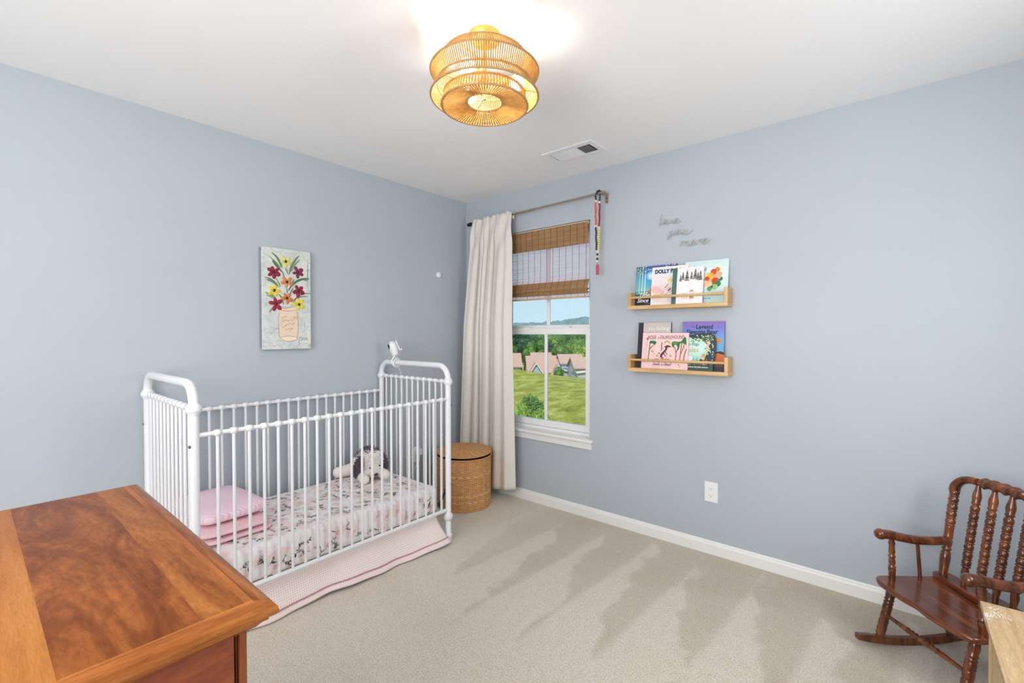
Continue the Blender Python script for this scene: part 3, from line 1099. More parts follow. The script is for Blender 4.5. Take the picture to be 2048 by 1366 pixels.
def bead(x, y, z, k):
    if k not in bead_mesh:
        m = MB(); m.ball((0, 0, 0), 0.0078, 14, 10)
        o = m.build('bead', BM[k], gd, local=True); bead_mesh[k] = o.data
    else:
        o = bpy.data.objects.new('bead', bead_mesh[k]); COL.objects.link(o); o.parent = gd
    o.location = Vector((x, y, z)) - gd.location


gx, gz = 1.334, rod_z(1.334)
R1 = 0.0175
for k, a in enumerate((-0.25, 0.55, 1.4, 2.3, 3.2)):       # over the rod
    bead(gx + 0.006 * k, RODY - R1 * math.cos(a), gz + R1 * math.sin(a), 'g')
for side, seq in ((0, 'gg' + 'p' + 'o' * 10 + 'p' + 'n' * 10), (1, 'ggg' + 'p' + 'r' * 10 + 'p' + 'y' * 10)):
    for i, k in enumerate(seq):
        t = i / len(seq)
        x = (gx - 0.004 if side == 0 else gx + 0.022) + (0.009 - 0.018 * side) * t ** 2 * (1.0 if t > 0.3 else t / 0.3) + 0.0015 * math.sin(i * 1.3 + side)
        y = RODY - 0.019 + (0.006 if side else 0)
        bead(x, y, gz - 0.022 - 0.0153 * i - (0.0 if side == 0 else -0.004), k)
zc = gz - 0.022 - 0.0153 * 24.0
for i, k in enumerate('pgygp'):
    bead(gx + 0.009, RODY - 0.017, zc - 0.0153 * (i + 0.4), k)
m = MB(); m.tube([(gx + 0.009 + 0.005 * math.cos(a), RODY - 0.017, zc - 0.083 + 0.006 * math.sin(a)) for a in [2 * PI * i / 12 for i in range(12)]], 0.001, 6, closed=True)
m.build('ring', M['steel'], gd)
M['pink'] = plain('pink_painted_wood', (190, 74, 104), 0.45)
m = MB(); zp = zc - 0.090
m.box(gx + 0.000, gx + 0.020, RODY - 0.023, RODY - 0.011, zp - 0.068, zp)
m.box(gx + 0.018, gx + 0.025, RODY - 0.021, RODY - 0.013, zp - 0.034, zp - 0.014)
m.build('pendant', M['pink'], gd, bevel=0.003)
m = MB()
for x in (gx, gx + 0.024):
    m.tube([(x, RODY - 0.019, gz - 0.01), (gx + 0.009, RODY - 0.017, zc)], 0.0009, 5)
m.build('string', ink((228, 214, 190)), gd)
# ---------------------------------------------------------------- crib
CX0, CX1, CY0, CY1 = 0.032, 0.743, -2.245, -0.889      # post centres
PR = 0.018
cb = thing('crib', ((CX0 + CX1) / 2, (CY0 + CY1) / 2, 0), 'white vintage-style metal crib with arched ends against the left wall', 'crib')
for y in (CY1, CY0):
    for x in (CX0, CX1):
        m = MB()
        m.lathe((x, y, 0), (x, y, 1.0), [(0, 0.0225), (0.028, 0.0225), (0.034, 0.0245), (0.046, 0.0245), (0.052, 0.018), (1, PR)], 20)
        m.build('post', M['crib'], cb)
        m = MB()
        m.lathe((x, y, 0.132), (x, y, 0.178), [(0, 0.019), (0.08, 0.021), (0.2, 0.0265), (0.5, 0.0295), (0.8, 0.0265), (0.92, 0.021), (1, 0.019)], 20)
        m.build('lower_collar', M['crib'], cb)
        m = MB()
        m.lathe((x, y, 0.978), (x, y, 1.030), [(0, 0.0185), (0.06, 0.0215), (0.12, 0.0195), (0.2, 0.024), (0.35, 0.0285), (0.6, 0.0285), (0.78, 0.024), (0.86, 0.0205), (1, 0.0185)], 20)
        m.build('upper_collar', M['crib'], cb)
        sg = 1 if y == CY1 else -1
        for zb in (0.855, 0.36):
            m = MB()
            m.lathe((x + (0.008 if x == CX1 else -0.002), y + sg * (PR - 0.002), zb), (x + (0.008 if x == CX1 else -0.002), y + sg * (PR + 0.005), zb), [(0, 0.006), (0.6, 0.006), (1, 0.003)], 10)
            tag(m.build('bolt', M['steel'], cb), 'steel bolt head')
    rb = 0.085
    path = [(CX0, y, 1.02)]
    path += [(CX0 + rb - rb * math.cos(a), y, 1.102 - rb + rb * math.sin(a)) for a in [PI / 2 * i / 10 for i in range(11)]]
    path += [(CX1 - rb + rb * math.sin(a), y, 1.102 - rb + rb * math.cos(a)) for a in [PI / 2 * i / 10 for i in range(11)]]
    path += [(CX1, y, 1.02)]
    m = MB(); m.tube(path, PR, 20); m.build('arch', M['crib'], cb)


def knuckle(m, c, ax, L=0.030, r=0.0142, rt=0.0095):
    c, ax = Vector(c), Vector(ax)
    m.lathe(c - ax * L / 2, c + ax * L / 2, [(0, rt), (0.06, r * 0.86), (0.16, r * 0.86), (0.2, r), (0.8, r), (0.84, r * 0.86), (0.94, r * 0.86), (1, rt)], 16)


NS = 21
ys = [-2.162 + 0.0608 * i for i in range(NS)]
for x in (CX1, CX0):
    m = MB(); m.tube([(x, CY0, 0.895), (x, CY1, 0.895)], 0.0095, 16)
    for y in ys:
        knuckle(m, (x, y, 0.895), (0, 1, 0))
    m.build('side_top_rail', M['crib'], cb)
    m = MB(); m.tube([(x, CY0, 0.200), (x, CY1, 0.200)], 0.0115, 16); m.build('side_bottom_rail', M['crib'], cb)
    for y in ys:
        m = MB(); m.tube([(x, y, 0.205), (x, y, 0.890)], 0.0068, 10); m.build('spindle', M['crib'], cb)
NE = 11
xs = [CX0 + (CX1 - CX0) * (i + 1) / (NE + 1) for i in range(NE)]
for y in (CY0, CY1):
    m = MB(); m.tube([(CX0, y, 1.003), (CX1, y, 1.003)], 0.0095, 16)
    for x in xs:
        knuckle(m, (x, y, 1.003), (1, 0, 0), 0.032)
    m.build('end_top_rail', M['crib'], cb)
    m = MB(); m.tube([(CX0, y, 0.165), (CX1, y, 0.165)], 0.0105, 16); m.build('end_bottom_rail', M['crib'], cb)
    for x in xs:
        m = MB(); m.tube([(x, y, 0.170), (x, y, 1.000)], 0.0066, 10); m.build('spindle', M['crib'], cb)
# mattress support: black hanger arm and a flat frame below the mattress
for y, s in ((CY1, -1), (CY0, 1)):
    for x in (CX0, CX1):
        m = MB(); xx = x - 0.020 if x == CX1 else x + 0.020
        m.hexa([(xx - 0.004, y + s * 0.006, 0.300), (xx + 0.004, y + s * 0.006, 0.300), (xx + 0.004, y + s * 0.058, 0.226), (xx - 0.004, y + s * 0.058, 0.226),
                (xx - 0.004, y + s * 0.006, 0.320), (xx + 0.004, y + s * 0.006, 0.320), (xx + 0.004, y + s * 0.070, 0.240), (xx - 0.004, y + s * 0.070, 0.240)])
        m.box(xx - 0.004, xx + 0.004, y - 0.012, y + 0.012, 0.292, 0.326)
        m.lathe((xx + 0.004, y, 0.311), (xx + 0.010, y, 0.311), [(0, 0.009), (1, 0.006)], 12, 1)
        tag(m.build('support_bracket', [M['black'], M['steel']], cb, bevel=0.0015), 'black mattress support bracket')
m = MB()
m.box(0.075, 0.690, -2.175, -0.957, 0.174, 0.1865)
m.build('mattress_support', M['crib'], cb)

# ---------------------------------------------------------------- mattress in a floral sheet
MX0, MX1, MY0, MY1, MZ0, MZ1 = 0.072, 0.708, -2.185, -0.940, 0.187, 0.353


def sheet_pt(u, v):
    """closed loop cross-section along y"""
    ca = 2 * PI * u
    return ca


ms, nt, bs = nodes('white_floral_cotton')
vec = mapped(nt)
pk = noise_tex(nt, mapped(nt, (1, 1, 1)), 13, 2, 0.5, 0.6)
c = ramp(nt, pk, [(0.50, lin((246, 242, 243))), (0.62, lin((244, 222, 218)))])
nt.links.new(c, bs.inputs['Base Color']); bs.inputs['Roughness'].default_value = 0.9; bs.inputs['Specular IOR Level'].default_value = 0.1
bump(nt, bs, noise_tex(nt, mapped(nt, (2.0, 5, 5)), 3.2, 2, 0.5, 0.3), 0.35, 0.02)
ik = Inks(ms)
m = MB()
# rounded block
rr = 0.032
prof = []
for cx, cz, a0 in ((MX1 - rr, MZ1 - rr, 0), (MX0 + rr, MZ1 - rr, 90), (MX0 + rr, MZ0 + rr, 180), (MX1 - rr, MZ0 + rr, 270)):
    for k in range(7):
        a = R(a0 + 15 * k)
        prof.append((cx + rr * math.cos(a), cz + rr * math.sin(a), math.cos(a), math.sin(a)))
stations = []
for k in range(7):
    a = PI / 2 * k / 6
    stations.append((MY0 + rr * (1 - math.sin(a)), rr * (1 - math.cos(a))))
stations += [(MY0 + rr + (MY1 - MY0 - 2 * rr) * k / 20, 0) for k in range(1, 20)]
for k in range(7):
    a = PI / 2 * k / 6
    stations.append((MY1 - rr * (1 - math.cos(a)), rr * (1 - math.sin(a)) if True else 0))
stations[7 + 19:] = [(MY1 - rr + rr * math.sin(PI / 2 * k / 6), rr * (1 - math.cos(PI / 2 * k / 6))) for k in range(7)]
K = len(prof)
vv, ff = [], []
for y, ins in stations:
    for px_, pz_, nx, nz in prof:
        vv.append((px_ - nx * ins, y, pz_ - nz * ins))
for i in range(len(stations) - 1):
    for j in range(K):
        j2 = (j + 1) % K
        ff.append((i * K + j, i * K + j2, (i + 1) * K + j2, (i + 1) * K + j))
m.add(vv, ff, 0, True)
m.add(vv[:K], [tuple(range(K))], 0); m.add(vv[-K:], [tuple(reversed(range(K)))], 0)
# printed roses and sprigs
rnd = random.Random(21)
top = Frame((MX0 + rr, MY0 + rr, MZ1), (1, 0, 0), (0, 1, 0))
front = Frame((MX1, MY0 + rr, MZ0 + 0.01), (0, 1, 0), (0, 0, 1))
endf = Frame((MX1 - rr, MY1, MZ0 + 0.01), (-1, 0, 0), (0, 0, 1))
GREEN = [(116, 132, 124), (138, 152, 142), (100, 114, 110), (158, 168, 158)]
PINKS = [(244, 226, 223), (241, 216, 212), (245, 231, 229), (236, 202, 198)]


def sprig(m, fr, x, y, a, s, off):
    st = [(x + s * t * math.cos(a + 0.5 * t), y + s * t * math.sin(a + 0.5 * t)) for t in (0, 0.33, 0.66, 1)]
    m.stroke(fr, st, 0.0017, off, ik(GREEN[2]))
    for t in (0.35, 0.65, 1.0):
        for sg in (-1, 1):
            if rnd.random() < 0.2:
                continue
            la = a + 0.5 * t + sg * rnd.uniform(0.5, 1.0)
            L = s * rnd.uniform(0.30, 0.48)
            bx, by = x + s * t * math.cos(a + 0.5 * t), y + s * t * math.sin(a + 0.5 * t)
            w = L * 0.21
            pts = [(0, 0), (0.3, 1), (0.6, 0.9), (1, 0), (0.6, -0.9), (0.3, -1)]
            m.poly(fr, [(bx + L * p * math.cos(la) - w * q * math.sin(la), by + L * p * math.sin(la) + w * q * math.cos(la)) for p, q in pts], off, ik(rnd.choice(GREEN)))


def rose(m, fr, x, y, r, off):
    for k in range(6):
        a = 2 * PI * k / 6 + rnd.uniform(-0.3, 0.3)
        m.disc(fr, x + 0.55 * r * math.cos(a), y + 0.55 * r * math.sin(a), r * 0.62, r * 0.5, off + 0.00003 * k, ik(PINKS[k % 3]), a, 12)
    m.disc(fr, x, y, r * 0.45, r * 0.38, off + 0.0003, ik(PINKS[3]), 0.4, 12)
    for k in range(3):
        m.stroke(fr, [(x + r * (0.12 + 0.1 * k) * math.cos(t), y + r * (0.12 + 0.1 * k) * math.sin(t)) for t in [k + 0.5 * q for q in range(6)]], 0.0013, off + 0.0004, ik((206, 166, 162)))


def print_field(fr, w, h, nr, ns):
    placed = []
    for k in range(nr * 30):
        if len(placed) >= nr:
            break
        x, y, r = rnd.uniform(0.01, w - 0.01), rnd.uniform(0.02, h - 0.02), rnd.uniform(0.020, 0.036)
        if y - r < -0.004 or y + r > h + 0.004 or x - r < -0.01 or x + r > w + 0.01:
            continue
        if all(math.hypot(x - a, y - b_) > (r + c_) * 1.15 for a, b_, c_ in placed):
            placed.append((x, y, r)); rose(m, fr, x, y, r, 0.0006)
    for k in range(ns):
        x, y = rnd.uniform(0.02, w - 0.02), rnd.uniform(0.012, h - 0.02)
        s = rnd.uniform(0.022, 0.042); a = rnd.uniform(0, 2 * PI)
        ex, ey = x + s * 1.3 * math.cos(a + 0.3), y + s * 1.3 * math.sin(a + 0.3)
        if 0 < ex < w and 0.0 < ey < h:
            sprig(m, fr, x, y, a, s, 0.0011)


print_field(top, MX1 - MX0 - 2 * rr, MY1 - MY0 - 2 * rr, 70, 250)
print_field(front, MY1 - MY0 - 2 * rr, MZ1 - MZ0 - 0.042, 15, 56)
print_field(endf, MX1 - MX0 - 2 * rr, MZ1 - MZ0 - 0.042, 6, 20)
mt = m.build('crib_mattress', ik.l, at=((MX0 + MX1) / 2, (MY0 + MY1) / 2, MZ0))
tag(mt, 'crib mattress in a white fitted sheet printed with pink roses and grey-green sprigs', 'mattress')

# ---------------------------------------------------------------- crib skirt
mk, nt, bs = nodes('pink_gingham_cotton')
uvn = N(nt, 'ShaderNodeTexCoord'); sx = N(nt, 'ShaderNodeSeparateXYZ'); nt.links.new(uvn.outputs['UV'], sx.inputs[0])


def stripes(sock, freq):
    a = N(nt, 'ShaderNodeMath', operation='MULTIPLY'); a.inputs[1].default_value = freq; nt.links.new(sock, a.inputs[0])
    f_ = N(nt, 'ShaderNodeMath', operation='FRACT'); nt.links.new(a.outputs[0], f_.inputs[0])
    g = N(nt, 'ShaderNodeMath', operation='GREATER_THAN'); g.inputs[1].default_value = 0.5; nt.links.new(f_.outputs[0], g.inputs[0])
    return g.outputs[0]


ad = N(nt, 'ShaderNodeMath', operation='ADD'); nt.links.new(stripes(sx.outputs[0], 1.0), ad.inputs[0]); nt.links.new(stripes(sx.outputs[1], 1.0), ad.inputs[1])
hv = N(nt, 'ShaderNodeMath', operation='MULTIPLY'); hv.inputs[1].default_value = 0.5; nt.links.new(ad.outputs[0], hv.inputs[0])
nt.links.new(ramp(nt, hv.outputs[0], [(0.0, lin((250, 244, 240))), (0.5, lin((244, 230, 225))), (1.0, lin((234, 210, 203)))]), bs.inputs['Base Color'])
bs.inputs['Roughness'].default_value = 0.9; bs.inputs['Specular IOR Level'].default_value = 0.1


def skirt(u, v, off=0.0):
    """u: along the front from the far end to the near end, v: top to hem"""
    y = -0.957 + (-2.200 + 0.957) * u
    flare = 0.012 + 0.080 * (1 - 0.75 * u)
    x = 0.686 + (0.012 + flare * v ** 1.4) + 0.010 * v * math.sin(u * 17 + 0.6) + 0.004 * v * math.sin(u * 41)
    yy = y + 0.045 * v ** 1.6 * max(0, 1 - u * 5)
    z = 0.1865 * (1 - v) + 0.012 * v + 0.006 * v * math.sin(u * 11 + 2)
    return Vector((x + off, yy, max(0.004, z)))


def skirt_side(u, v, off=0.0):
    p = skirt(0, v, off)
    q = Vector((0.30, -0.975 + 0.012 * math.sin(v * 2), p.z))
    t = u
    r = p.lerp(q, t)
    r.y += 0.030 * math.sin(PI * t) * v
    return r


sk = thing('crib_skirt', (0.72, -1.57, 0.0), 'pale pink gingham crib skirt with a scalloped trim hanging below the mattress', 'crib skirt')
m = MB(); m.grid(lambda u, v: skirt(u, v * 0.84), 110, 16, uvscale=(118, 14)); m.grid(lambda u, v: skirt_side(u, v * 0.84), 24, 16, uvscale=(40, 14))
m.build('gingham_panel', mk, sk, solid=0.0016)
m = MB(); m.grid(lambda u, v: skirt(u, 0.84 + v * 0.16), 110, 4); m.grid(lambda u, v: skirt_side(u, 0.84 + v * 0.16), 24, 4)
m.build('hem_band', plain('pale_pink_cotton', (246, 228, 224), 0.9, var=0.02), sk, solid=0.0022)
m = MB()
zig = []
for i in range(441):
    u = i / 440
    p = skirt(u, 0.84, 0.0026)
    zig.append((p.x, p.y, p.z + 0.0032 * (1 if i % 4 in (0, 1) else -1)))
m.tube(zig, 0.0016, 5)
m.build('trim', plain('rose_trim', (196, 128, 140), 0.8), sk)

# ---------------------------------------------------------------- folded blankets
mh_, nt, bs = nodes('pink_herringbone')
sx = N(nt, 'ShaderNodeSeparateXYZ'); nt.links.new(mapped(nt, (1, 1, 1)), sx.inputs[0])
pp = N(nt, 'ShaderNodeMath', operation='PINGPONG'); pp.inputs[1].default_value = 0.012; nt.links.new(sx.outputs['Z'], pp.inputs[0])
sm_ = N(nt, 'ShaderNodeMath', operation='ADD'); nt.links.new(sx.outputs['X'], sm_.inputs[0])
sy_ = N(nt, 'ShaderNodeMath', operation='ADD'); nt.links.new(sx.outputs['Y'], sy_.inputs[0]); nt.links.new(pp.outputs[0], sy_.inputs[1]); nt.links.new(sy_.outputs[0], sm_.inputs[1])
g = stripes(sm_.outputs[0], 130.0)
nt.links.new(mix(nt, g, lin((248, 226, 228)), lin((232, 168, 180))), bs.inputs['Base Color']); bs.inputs['Roughness'].default_value = 0.95
mp_, nt, bs = nodes('pink_muslin_stripe')
sx = N(nt, 'ShaderNodeSeparateXYZ'); nt.links.new(mapped(nt, (1, 1, 1), (0, R(6), R(24))), sx.inputs[0])
g = stripes(sx.outputs['X'], 90.0)
nt.links.new(mix(nt, g, lin((244, 220, 231)), lin((235, 199, 215))), bs.inputs['Base Color']); bs.inputs['Roughness'].default_value = 0.95


def pad(name, cx, cy, lx, ly, z0, z1, rz, mat, label, cat, dome=0.0, seed=1, group=None):
    m = MB()
    ca, sa = math.cos(rz), math.sin(rz)

    def fn(u, v):
        a = 2 * PI * u
        b_ = PI * (v - 0.5)
        n1, n2 = 0.28, 0.55
        sg = lambda q, e: math.copysign(abs(q) ** e, q)
        x = lx / 2 * sg(math.cos(b_), n2) * sg(math.cos(a), n1)
        y = ly / 2 * sg(math.cos(b_), n2) * sg(math.sin(a), n1)
        zt = sg(math.sin(b_), n2)
        w = noise.noise(Vector((x * 7, y * 7, seed)))
        h = (z1 - z0) / 2
        z = (z0 + z1) / 2 + h * zt * (1 + (dome * (1 - (2 * x / lx) ** 2) * (1 - (2 * y / ly) ** 2) + 0.25 * w if zt > 0 else 0))
        x *= 1 + 0.04 * w; y *= 1 + 0.05 * noise.noise(Vector((y * 5, x * 5, seed + 4)))
        return Vector((cx + x * ca - y * sa, cy + x * sa + y * ca, max(z, z0)))
    m.grid(fn, 64, 24, closeu=True)
    o = m.build(name, mat, at=(cx, cy, z0))
    return tag(o, label, cat, group)


pad('folded_blanket', 0.380, -2.020, 0.40, 0.30, 0.3545, 0.384, R(3), mh_, 'pink herringbone blanket folded flat, lowest in the crib pile', 'blanket', 0, 2, 'folded pink blankets')
pad('folded_blanket', 0.375, -2.025, 0.41, 0.30, 0.3875, 0.4155, R(-2), mh_, 'pink herringbone blanket folded on top of its twin, under the striped one', 'blanket', 0, 5, 'folded pink blankets')
pad('striped_blanket', 0.285, -2.020, 0.44, 0.31, 0.418, 0.480, R(4), mp_, 'soft pink finely striped blanket topping the folded pile', 'blanket', 0.45, 9)

# ---------------------------------------------------------------- plush dog
dg_ = thing('plush_dog', (0.22, -1.14, MZ1 + 0.002), 'fluffy white plush dog with purple-grey ears lying face down on the mattress', 'plush toy')
M['fluff'] = plain('white_plush', (252, 250, 246), 0.95, var=0.04, vscale=80)
M['greyfluff'] = plain('purple_grey_plush', (112, 98, 112), 0.95, var=0.2, vscale=80)
M['shortplush'] = plain('cream_short_plush', (246, 238, 229), 0.95, var=0.03)
rnd = random.Random(5)
HC = Vector((0.245, -1.130, MZ1 + 0.112))      # head centre


def tufts(m, c, rad, n, L, w, keep=lambda d: True, mat=0, droop=0.4, Rm=None):
    c = Vector(c)
    for k in range(n):
        d = Vector((rnd.gauss(0, 1), rnd.gauss(0, 1), rnd.gauss(0, 1))).normalized()
        if not keep(d):
            continue
        q = Vector((d.x * rad[0], d.y * rad[1], d.z * rad[2]))
        nn = Vector((d.x / rad[0], d.y / rad[1], d.z / rad[2])).normalized()
        if Rm:
            q, nn = Rm @ q, Rm @ nn
        b0 = c + q * 0.97
        t1 = nn.orthogonal().normalized(); t2 = nn.cross(t1)
        a = rnd.uniform(0, 2 * PI)
        side = t1 * math.cos(a) + t2 * math.sin(a)
        dirv = (nn + side * 0.5 + Vector((0, 0, -droop))).normalized()
        l = L * rnd.uniform(0.6, 1.3)
        if b0.z + dirv.z * l < MZ1 + 0.002:
            dirv.z = max(dirv.z, (MZ1 + 0.002 - b0.z) / l)
        s2 = side.cross(nn).normalized()
        tip = b0 + dirv * l
        midp = b0 + dirv * l * 0.5 + nn * l * 0.12
        m.add([b0 - s2 * w, b0 + s2 * w, midp + s2 * w * 0.8, tip, midp - s2 * w * 0.8, b0 + nn * w * 1.2, midp + nn * w], [(0, 1, 2, 3, 4), (1, 5, 6, 2), (5, 0, 4, 6), (2, 6, 3), (6, 4, 3)], mat)


def rim(o, vox=0.006):
    q = o.modifiers.new('one_skin', 'REMESH'); q.mode = 'VOXEL'; q.voxel_size = vox; q.use_smooth_shade = True
    return o


m = MB()     # continuous body: trunk, hind legs, front legs, head, muzzle
m.ball((0.150, -1.105, MZ1 + 0.060), (0.100, 0.085, 0.058))
m.ball(HC, (0.068, 0.078, 0.080))
m.ball(HC + Vector((0.052, -0.012, -0.045)), (0.046, 0.048, 0.040))
m.ball((0.200, -1.120, MZ1 + 0.080), (0.060, 0.060, 0.055))
for p0, p1, r0, r1 in (((0.21, -1.19, 0.045), (0.335, -1.225, 0.030), 0.032, 0.031), ((0.22, -1.08, 0.045), (0.352, -1.085, 0.032), 0.033, 0.033),
                       ((0.12, -1.17, 0.045), (0.09, -1.262, 0.036), 0.042, 0.035), ((0.12, -1.05, 0.042), (0.10, -0.985, 0.036), 0.042, 0.036)):
    a_, b_ = Vector(p0) + Vector((0, 0, MZ1)), Vector(p1) + Vector((0, 0, MZ1))
    m.tube([a_.lerp(b_, t) for t in (0, 0.25, 0.5, 0.75, 1)], [r0 + (r1 - r0) * t for t in (0, 0.25, 0.5, 0.75, 1)], 12)
    m.ball(b_, r1 * 1.02)
rim(m.build('body', M['shortplush'], dg_))
m = MB()
tufts(m, HC, (0.068, 0.078, 0.080), 1700, 0.022, 0.0027, lambda d: d.x > -0.3 and not (d.z > 0.72))
tufts(m, HC + Vector((0.052, -0.012, -0.045)), (0.046, 0.048, 0.040), 620, 0.012, 0.0024, lambda d: d.x > -0.2)
tufts(m, (0.150, -1.105, MZ1 + 0.060), (0.100, 0.085, 0.058), 420, 0.016, 0.0035, lambda d: d.z > -0.2)
tufts(m, (0.10, -0.985, MZ1 + 0.05), (0.04, 0.04, 0.045), 180, 0.02, 0.0035, lambda d: d.z > -0.3)
m.build('shaggy_fur', M['fluff'], dg_)
m = MB()
tufts(m, HC + Vector((-0.012, 0.004, 0.006)), (0.072, 0.082, 0.082), 800, 0.020, 0.0028, lambda d: d.z > 0.66 or (d.z > 0.30 and d.x < 0.1))
tag(m.build('crown_fur', M['greyfluff'], dg_), 'purple-grey fur on top of the head')
for sgn, yy, zz_ in ((-1, -1.220, 0.0), (1, -1.040, 0.0)):
    m = MB()
    Rm = Matrix.Rotation(R(18) * sgn, 3, 'X')
    ec = Vector((0.262, yy, MZ1 + 0.098))
    m.ball(ec, (0.026, 0.020, 0.062), 14, 10, 0, Rm)
    tufts(m, ec, (0.026, 0.020, 0.062), 560, 0.018, 0.0027, Rm=Rm, droop=0.8)
    tag(m.build('ear', M['greyfluff'], dg_), 'shaggy purple-grey ear')
m = MB(); m.ball(HC + Vector((0.078, -0.046, -0.022)), 0.0055); m.build('eye', M['black'], dg_)
m = MB(); m.ball(HC + Vector((0.078, 0.026, -0.024)), 0.0055); m.build('eye', M['black'], dg_)
m = MB(); m.ball(HC + Vector((0.094, -0.012, -0.068)), (0.009, 0.014, 0.009)); m.build('nose', plain('dark_brown_plush', (70, 44, 40), 0.7), dg_)

dg_.location.z += 0.003

# ---------------------------------------------------------------- baby monitor on the far arch
bx_, by_, bz_ = 0.205, CY1, 1.102
bmn = thing('baby_monitor', (bx_, by_, bz_), 'white baby monitor camera clamped on the far arch of the crib', 'baby monitor')
m = MB()
path = [Vector((bx_ - 0.004 + 0.020 * t, by_ + 0.027 * math.cos(a), bz_ + 0.027 * math.sin(a))) for t, a in [(i / 20, R(70 - 330 * i / 20)) for i in range(21)]]
m.tube(path, [0.007] * 14 + [0.0065, 0.006, 0.0055, 0.005, 0.0045, 0.004, 0.0035], 8, flat=1.7)
m.tube([(bx_ - 0.008, by_ - 0.020, bz_ - 0.020), (bx_ - 0.014, by_ - 0.023, bz_ + 0.012), (bx_ - 0.006, by_ - 0.010, bz_ + 0.044), (bx_ - 0.006, by_ - 0.004, bz_ + 0.062)], [0.005, 0.007, 0.006, 0.006], 8)
m.build('clamp', M['white'], bmn)
yawc = R(-65)
fwd = Vector((-0.42, -0.88, -0.30)).normalized()
cc = Vector((bx_ - 0.016, by_ - 0.010, bz_ + 0.100))
rgt = Vector((fwd.y, -fwd.x, 0)).normalized() * -1
upv = rgt.cross(fwd) * 1
if upv.z < 0:
    upv = -upv
Rm = Matrix((rgt, fwd, upv)).transposed()
m = MB()
verts = []


def cam_body(u, v):
    a = 2 * PI * u
    prof_ = [(-0.052, 0.0), (-0.052, 0.023), (-0.047, 0.028), (-0.010, 0.0325), (0.014, 0.033), (0.034, 0.027), (0.047, 0.015), (0.052, 0.0)]
    k = v * (len(prof_) - 1); i = min(int(k), len(prof_) - 2); f_ = k - i
    h = prof_[i][0] * (1 - f_) + prof_[i + 1][0] * f_; r = prof_[i][1] * (1 - f_) + prof_[i + 1][1] * f_
    return cc + Rm @ Vector((r * math.cos(a), r * 0.85 * math.sin(a), h))


m.grid(cam_body, 24, 21, closeu=True); m.build('camera_housing', M['white'], bmn)
m = MB()
lp = cc + Rm @ Vector((0, 0.0225, 0.018))
m.lathe(lp, lp + fwd * 0.008, [(0, 0.0165), (0.8, 0.0165), (1, 0.014)], 20); m.lathe(lp + fwd * 0.0081, lp + fwd * 0.010, [(0, 0.007), (1, 0.004)], 14)
m.build('lens', plain('black_lens', (14, 15, 20), 0.12), bmn)
m = MB()
a0 = cc + Rm @ Vector((0, -0.030, 0.046)); a1 = cc + Rm @ Vector((0, -0.038, -0.026))
m.tube([a0, a0.lerp(a1, 0.5), a1], 0.005, 8, flat=1.6); m.tube([a1, a1 + Rm @ Vector((0, -0.012, 0.000)), a1 + Rm @ Vector((0, -0.018, 0.006))], 0.0045, 8)
m.build('antenna', M['white'], bmn)
m = MB()
cpts = [(bx_ + 0.012, by_ - 0.02, bz_ + 0.055), (bx_ + 0.03, by_ - 0.004, bz_ - 0.02), (bx_ + 0.035, by_ + 0.025, bz_ - 0.12), (bx_ + 0.03, by_ + 0.03, 0.75), (bx_ + 0.01, by_ + 0.035, 0.60), (0.16, by_ + 0.06, 0.46), (0.06, -0.70, 0.37), (0.040, -0.60, 0.355)]
m.tube(cr(cpts, 8), 0.0018, 6); m.build('power_cable', M['white'], bmn)

# ---------------------------------------------------------------- wall outlets, sensor


def outlet(loc, axis, label, plug=False):
    """axis: room-facing normal of the wall"""
    nrm = Vector(axis)
    u = Vector((0, 0, 1)).cross(nrm)
    fr = Frame(Vector(loc), u, (0, 0, 1))
    r = thing('wall_outlet', loc, label, 'wall outlet')
    m = MB(); m.hexa([fr.p(-0.0385, -0.060, 0), fr.p(0.0385, -0.060, 0), fr.p(0.0385, 0.060, 0), fr.p(-0.0385, 0.060, 0),
                      fr.p(-0.0365, -0.058, 0.006), fr.p(0.0365, -0.058, 0.006), fr.p(0.0365, 0.058, 0.006), fr.p(-0.0365, 0.058, 0.006)])
    m.build('cover_plate', M['white'], r, bevel=0.0015)
    for s in (-1, 1):
        m = MB()
        c = fr.p(0, s * 0.0195, 0.0062)
        pts = []
        for i in range(28):
            a = 2 * PI * i / 28
            pts.append((0.0165 * math.cos(a), max(-0.0125, min(0.0125, 0.0165 * math.sin(a))) + s * 0.0195))
        k = len(pts)
        m.add([fr.p(x, y, 0.006) for x, y in pts] + [fr.p(x * 0.96, (y - s * 0.0195) * 0.96 + s * 0.0195, 0.0085) for x, y in pts],
              [(i, (i + 1) % k, k + (i + 1) % k, k + i) for i in range(k)] + [tuple(range(k, 2 * k))], 0)
        for sx_, hh in ((-0.006, 0.0042), (0.006, 0.0035)):
            m.fbox(fr, sx_ - 0.0011, sx_ + 0.0011, s * 0.0195 + 0.0035 - hh, s * 0.0195 + 0.0035 + hh, 0.0080, 0.0087, 1)
        m.disc(fr, 0, s * 0.0195 - 0.0065, 0.0023, 0.0023, 0.0087, 1)
        m.build('socket', [M['white'], ink((120, 120, 124))], r)
    m = MB(); m.lathe(fr.p(0, 0, 0.006), fr.p(0, 0, 0.0075), [(0, 0.003), (1, 0.0024)], 10); m.build('screw', M['white'], r)
    return r


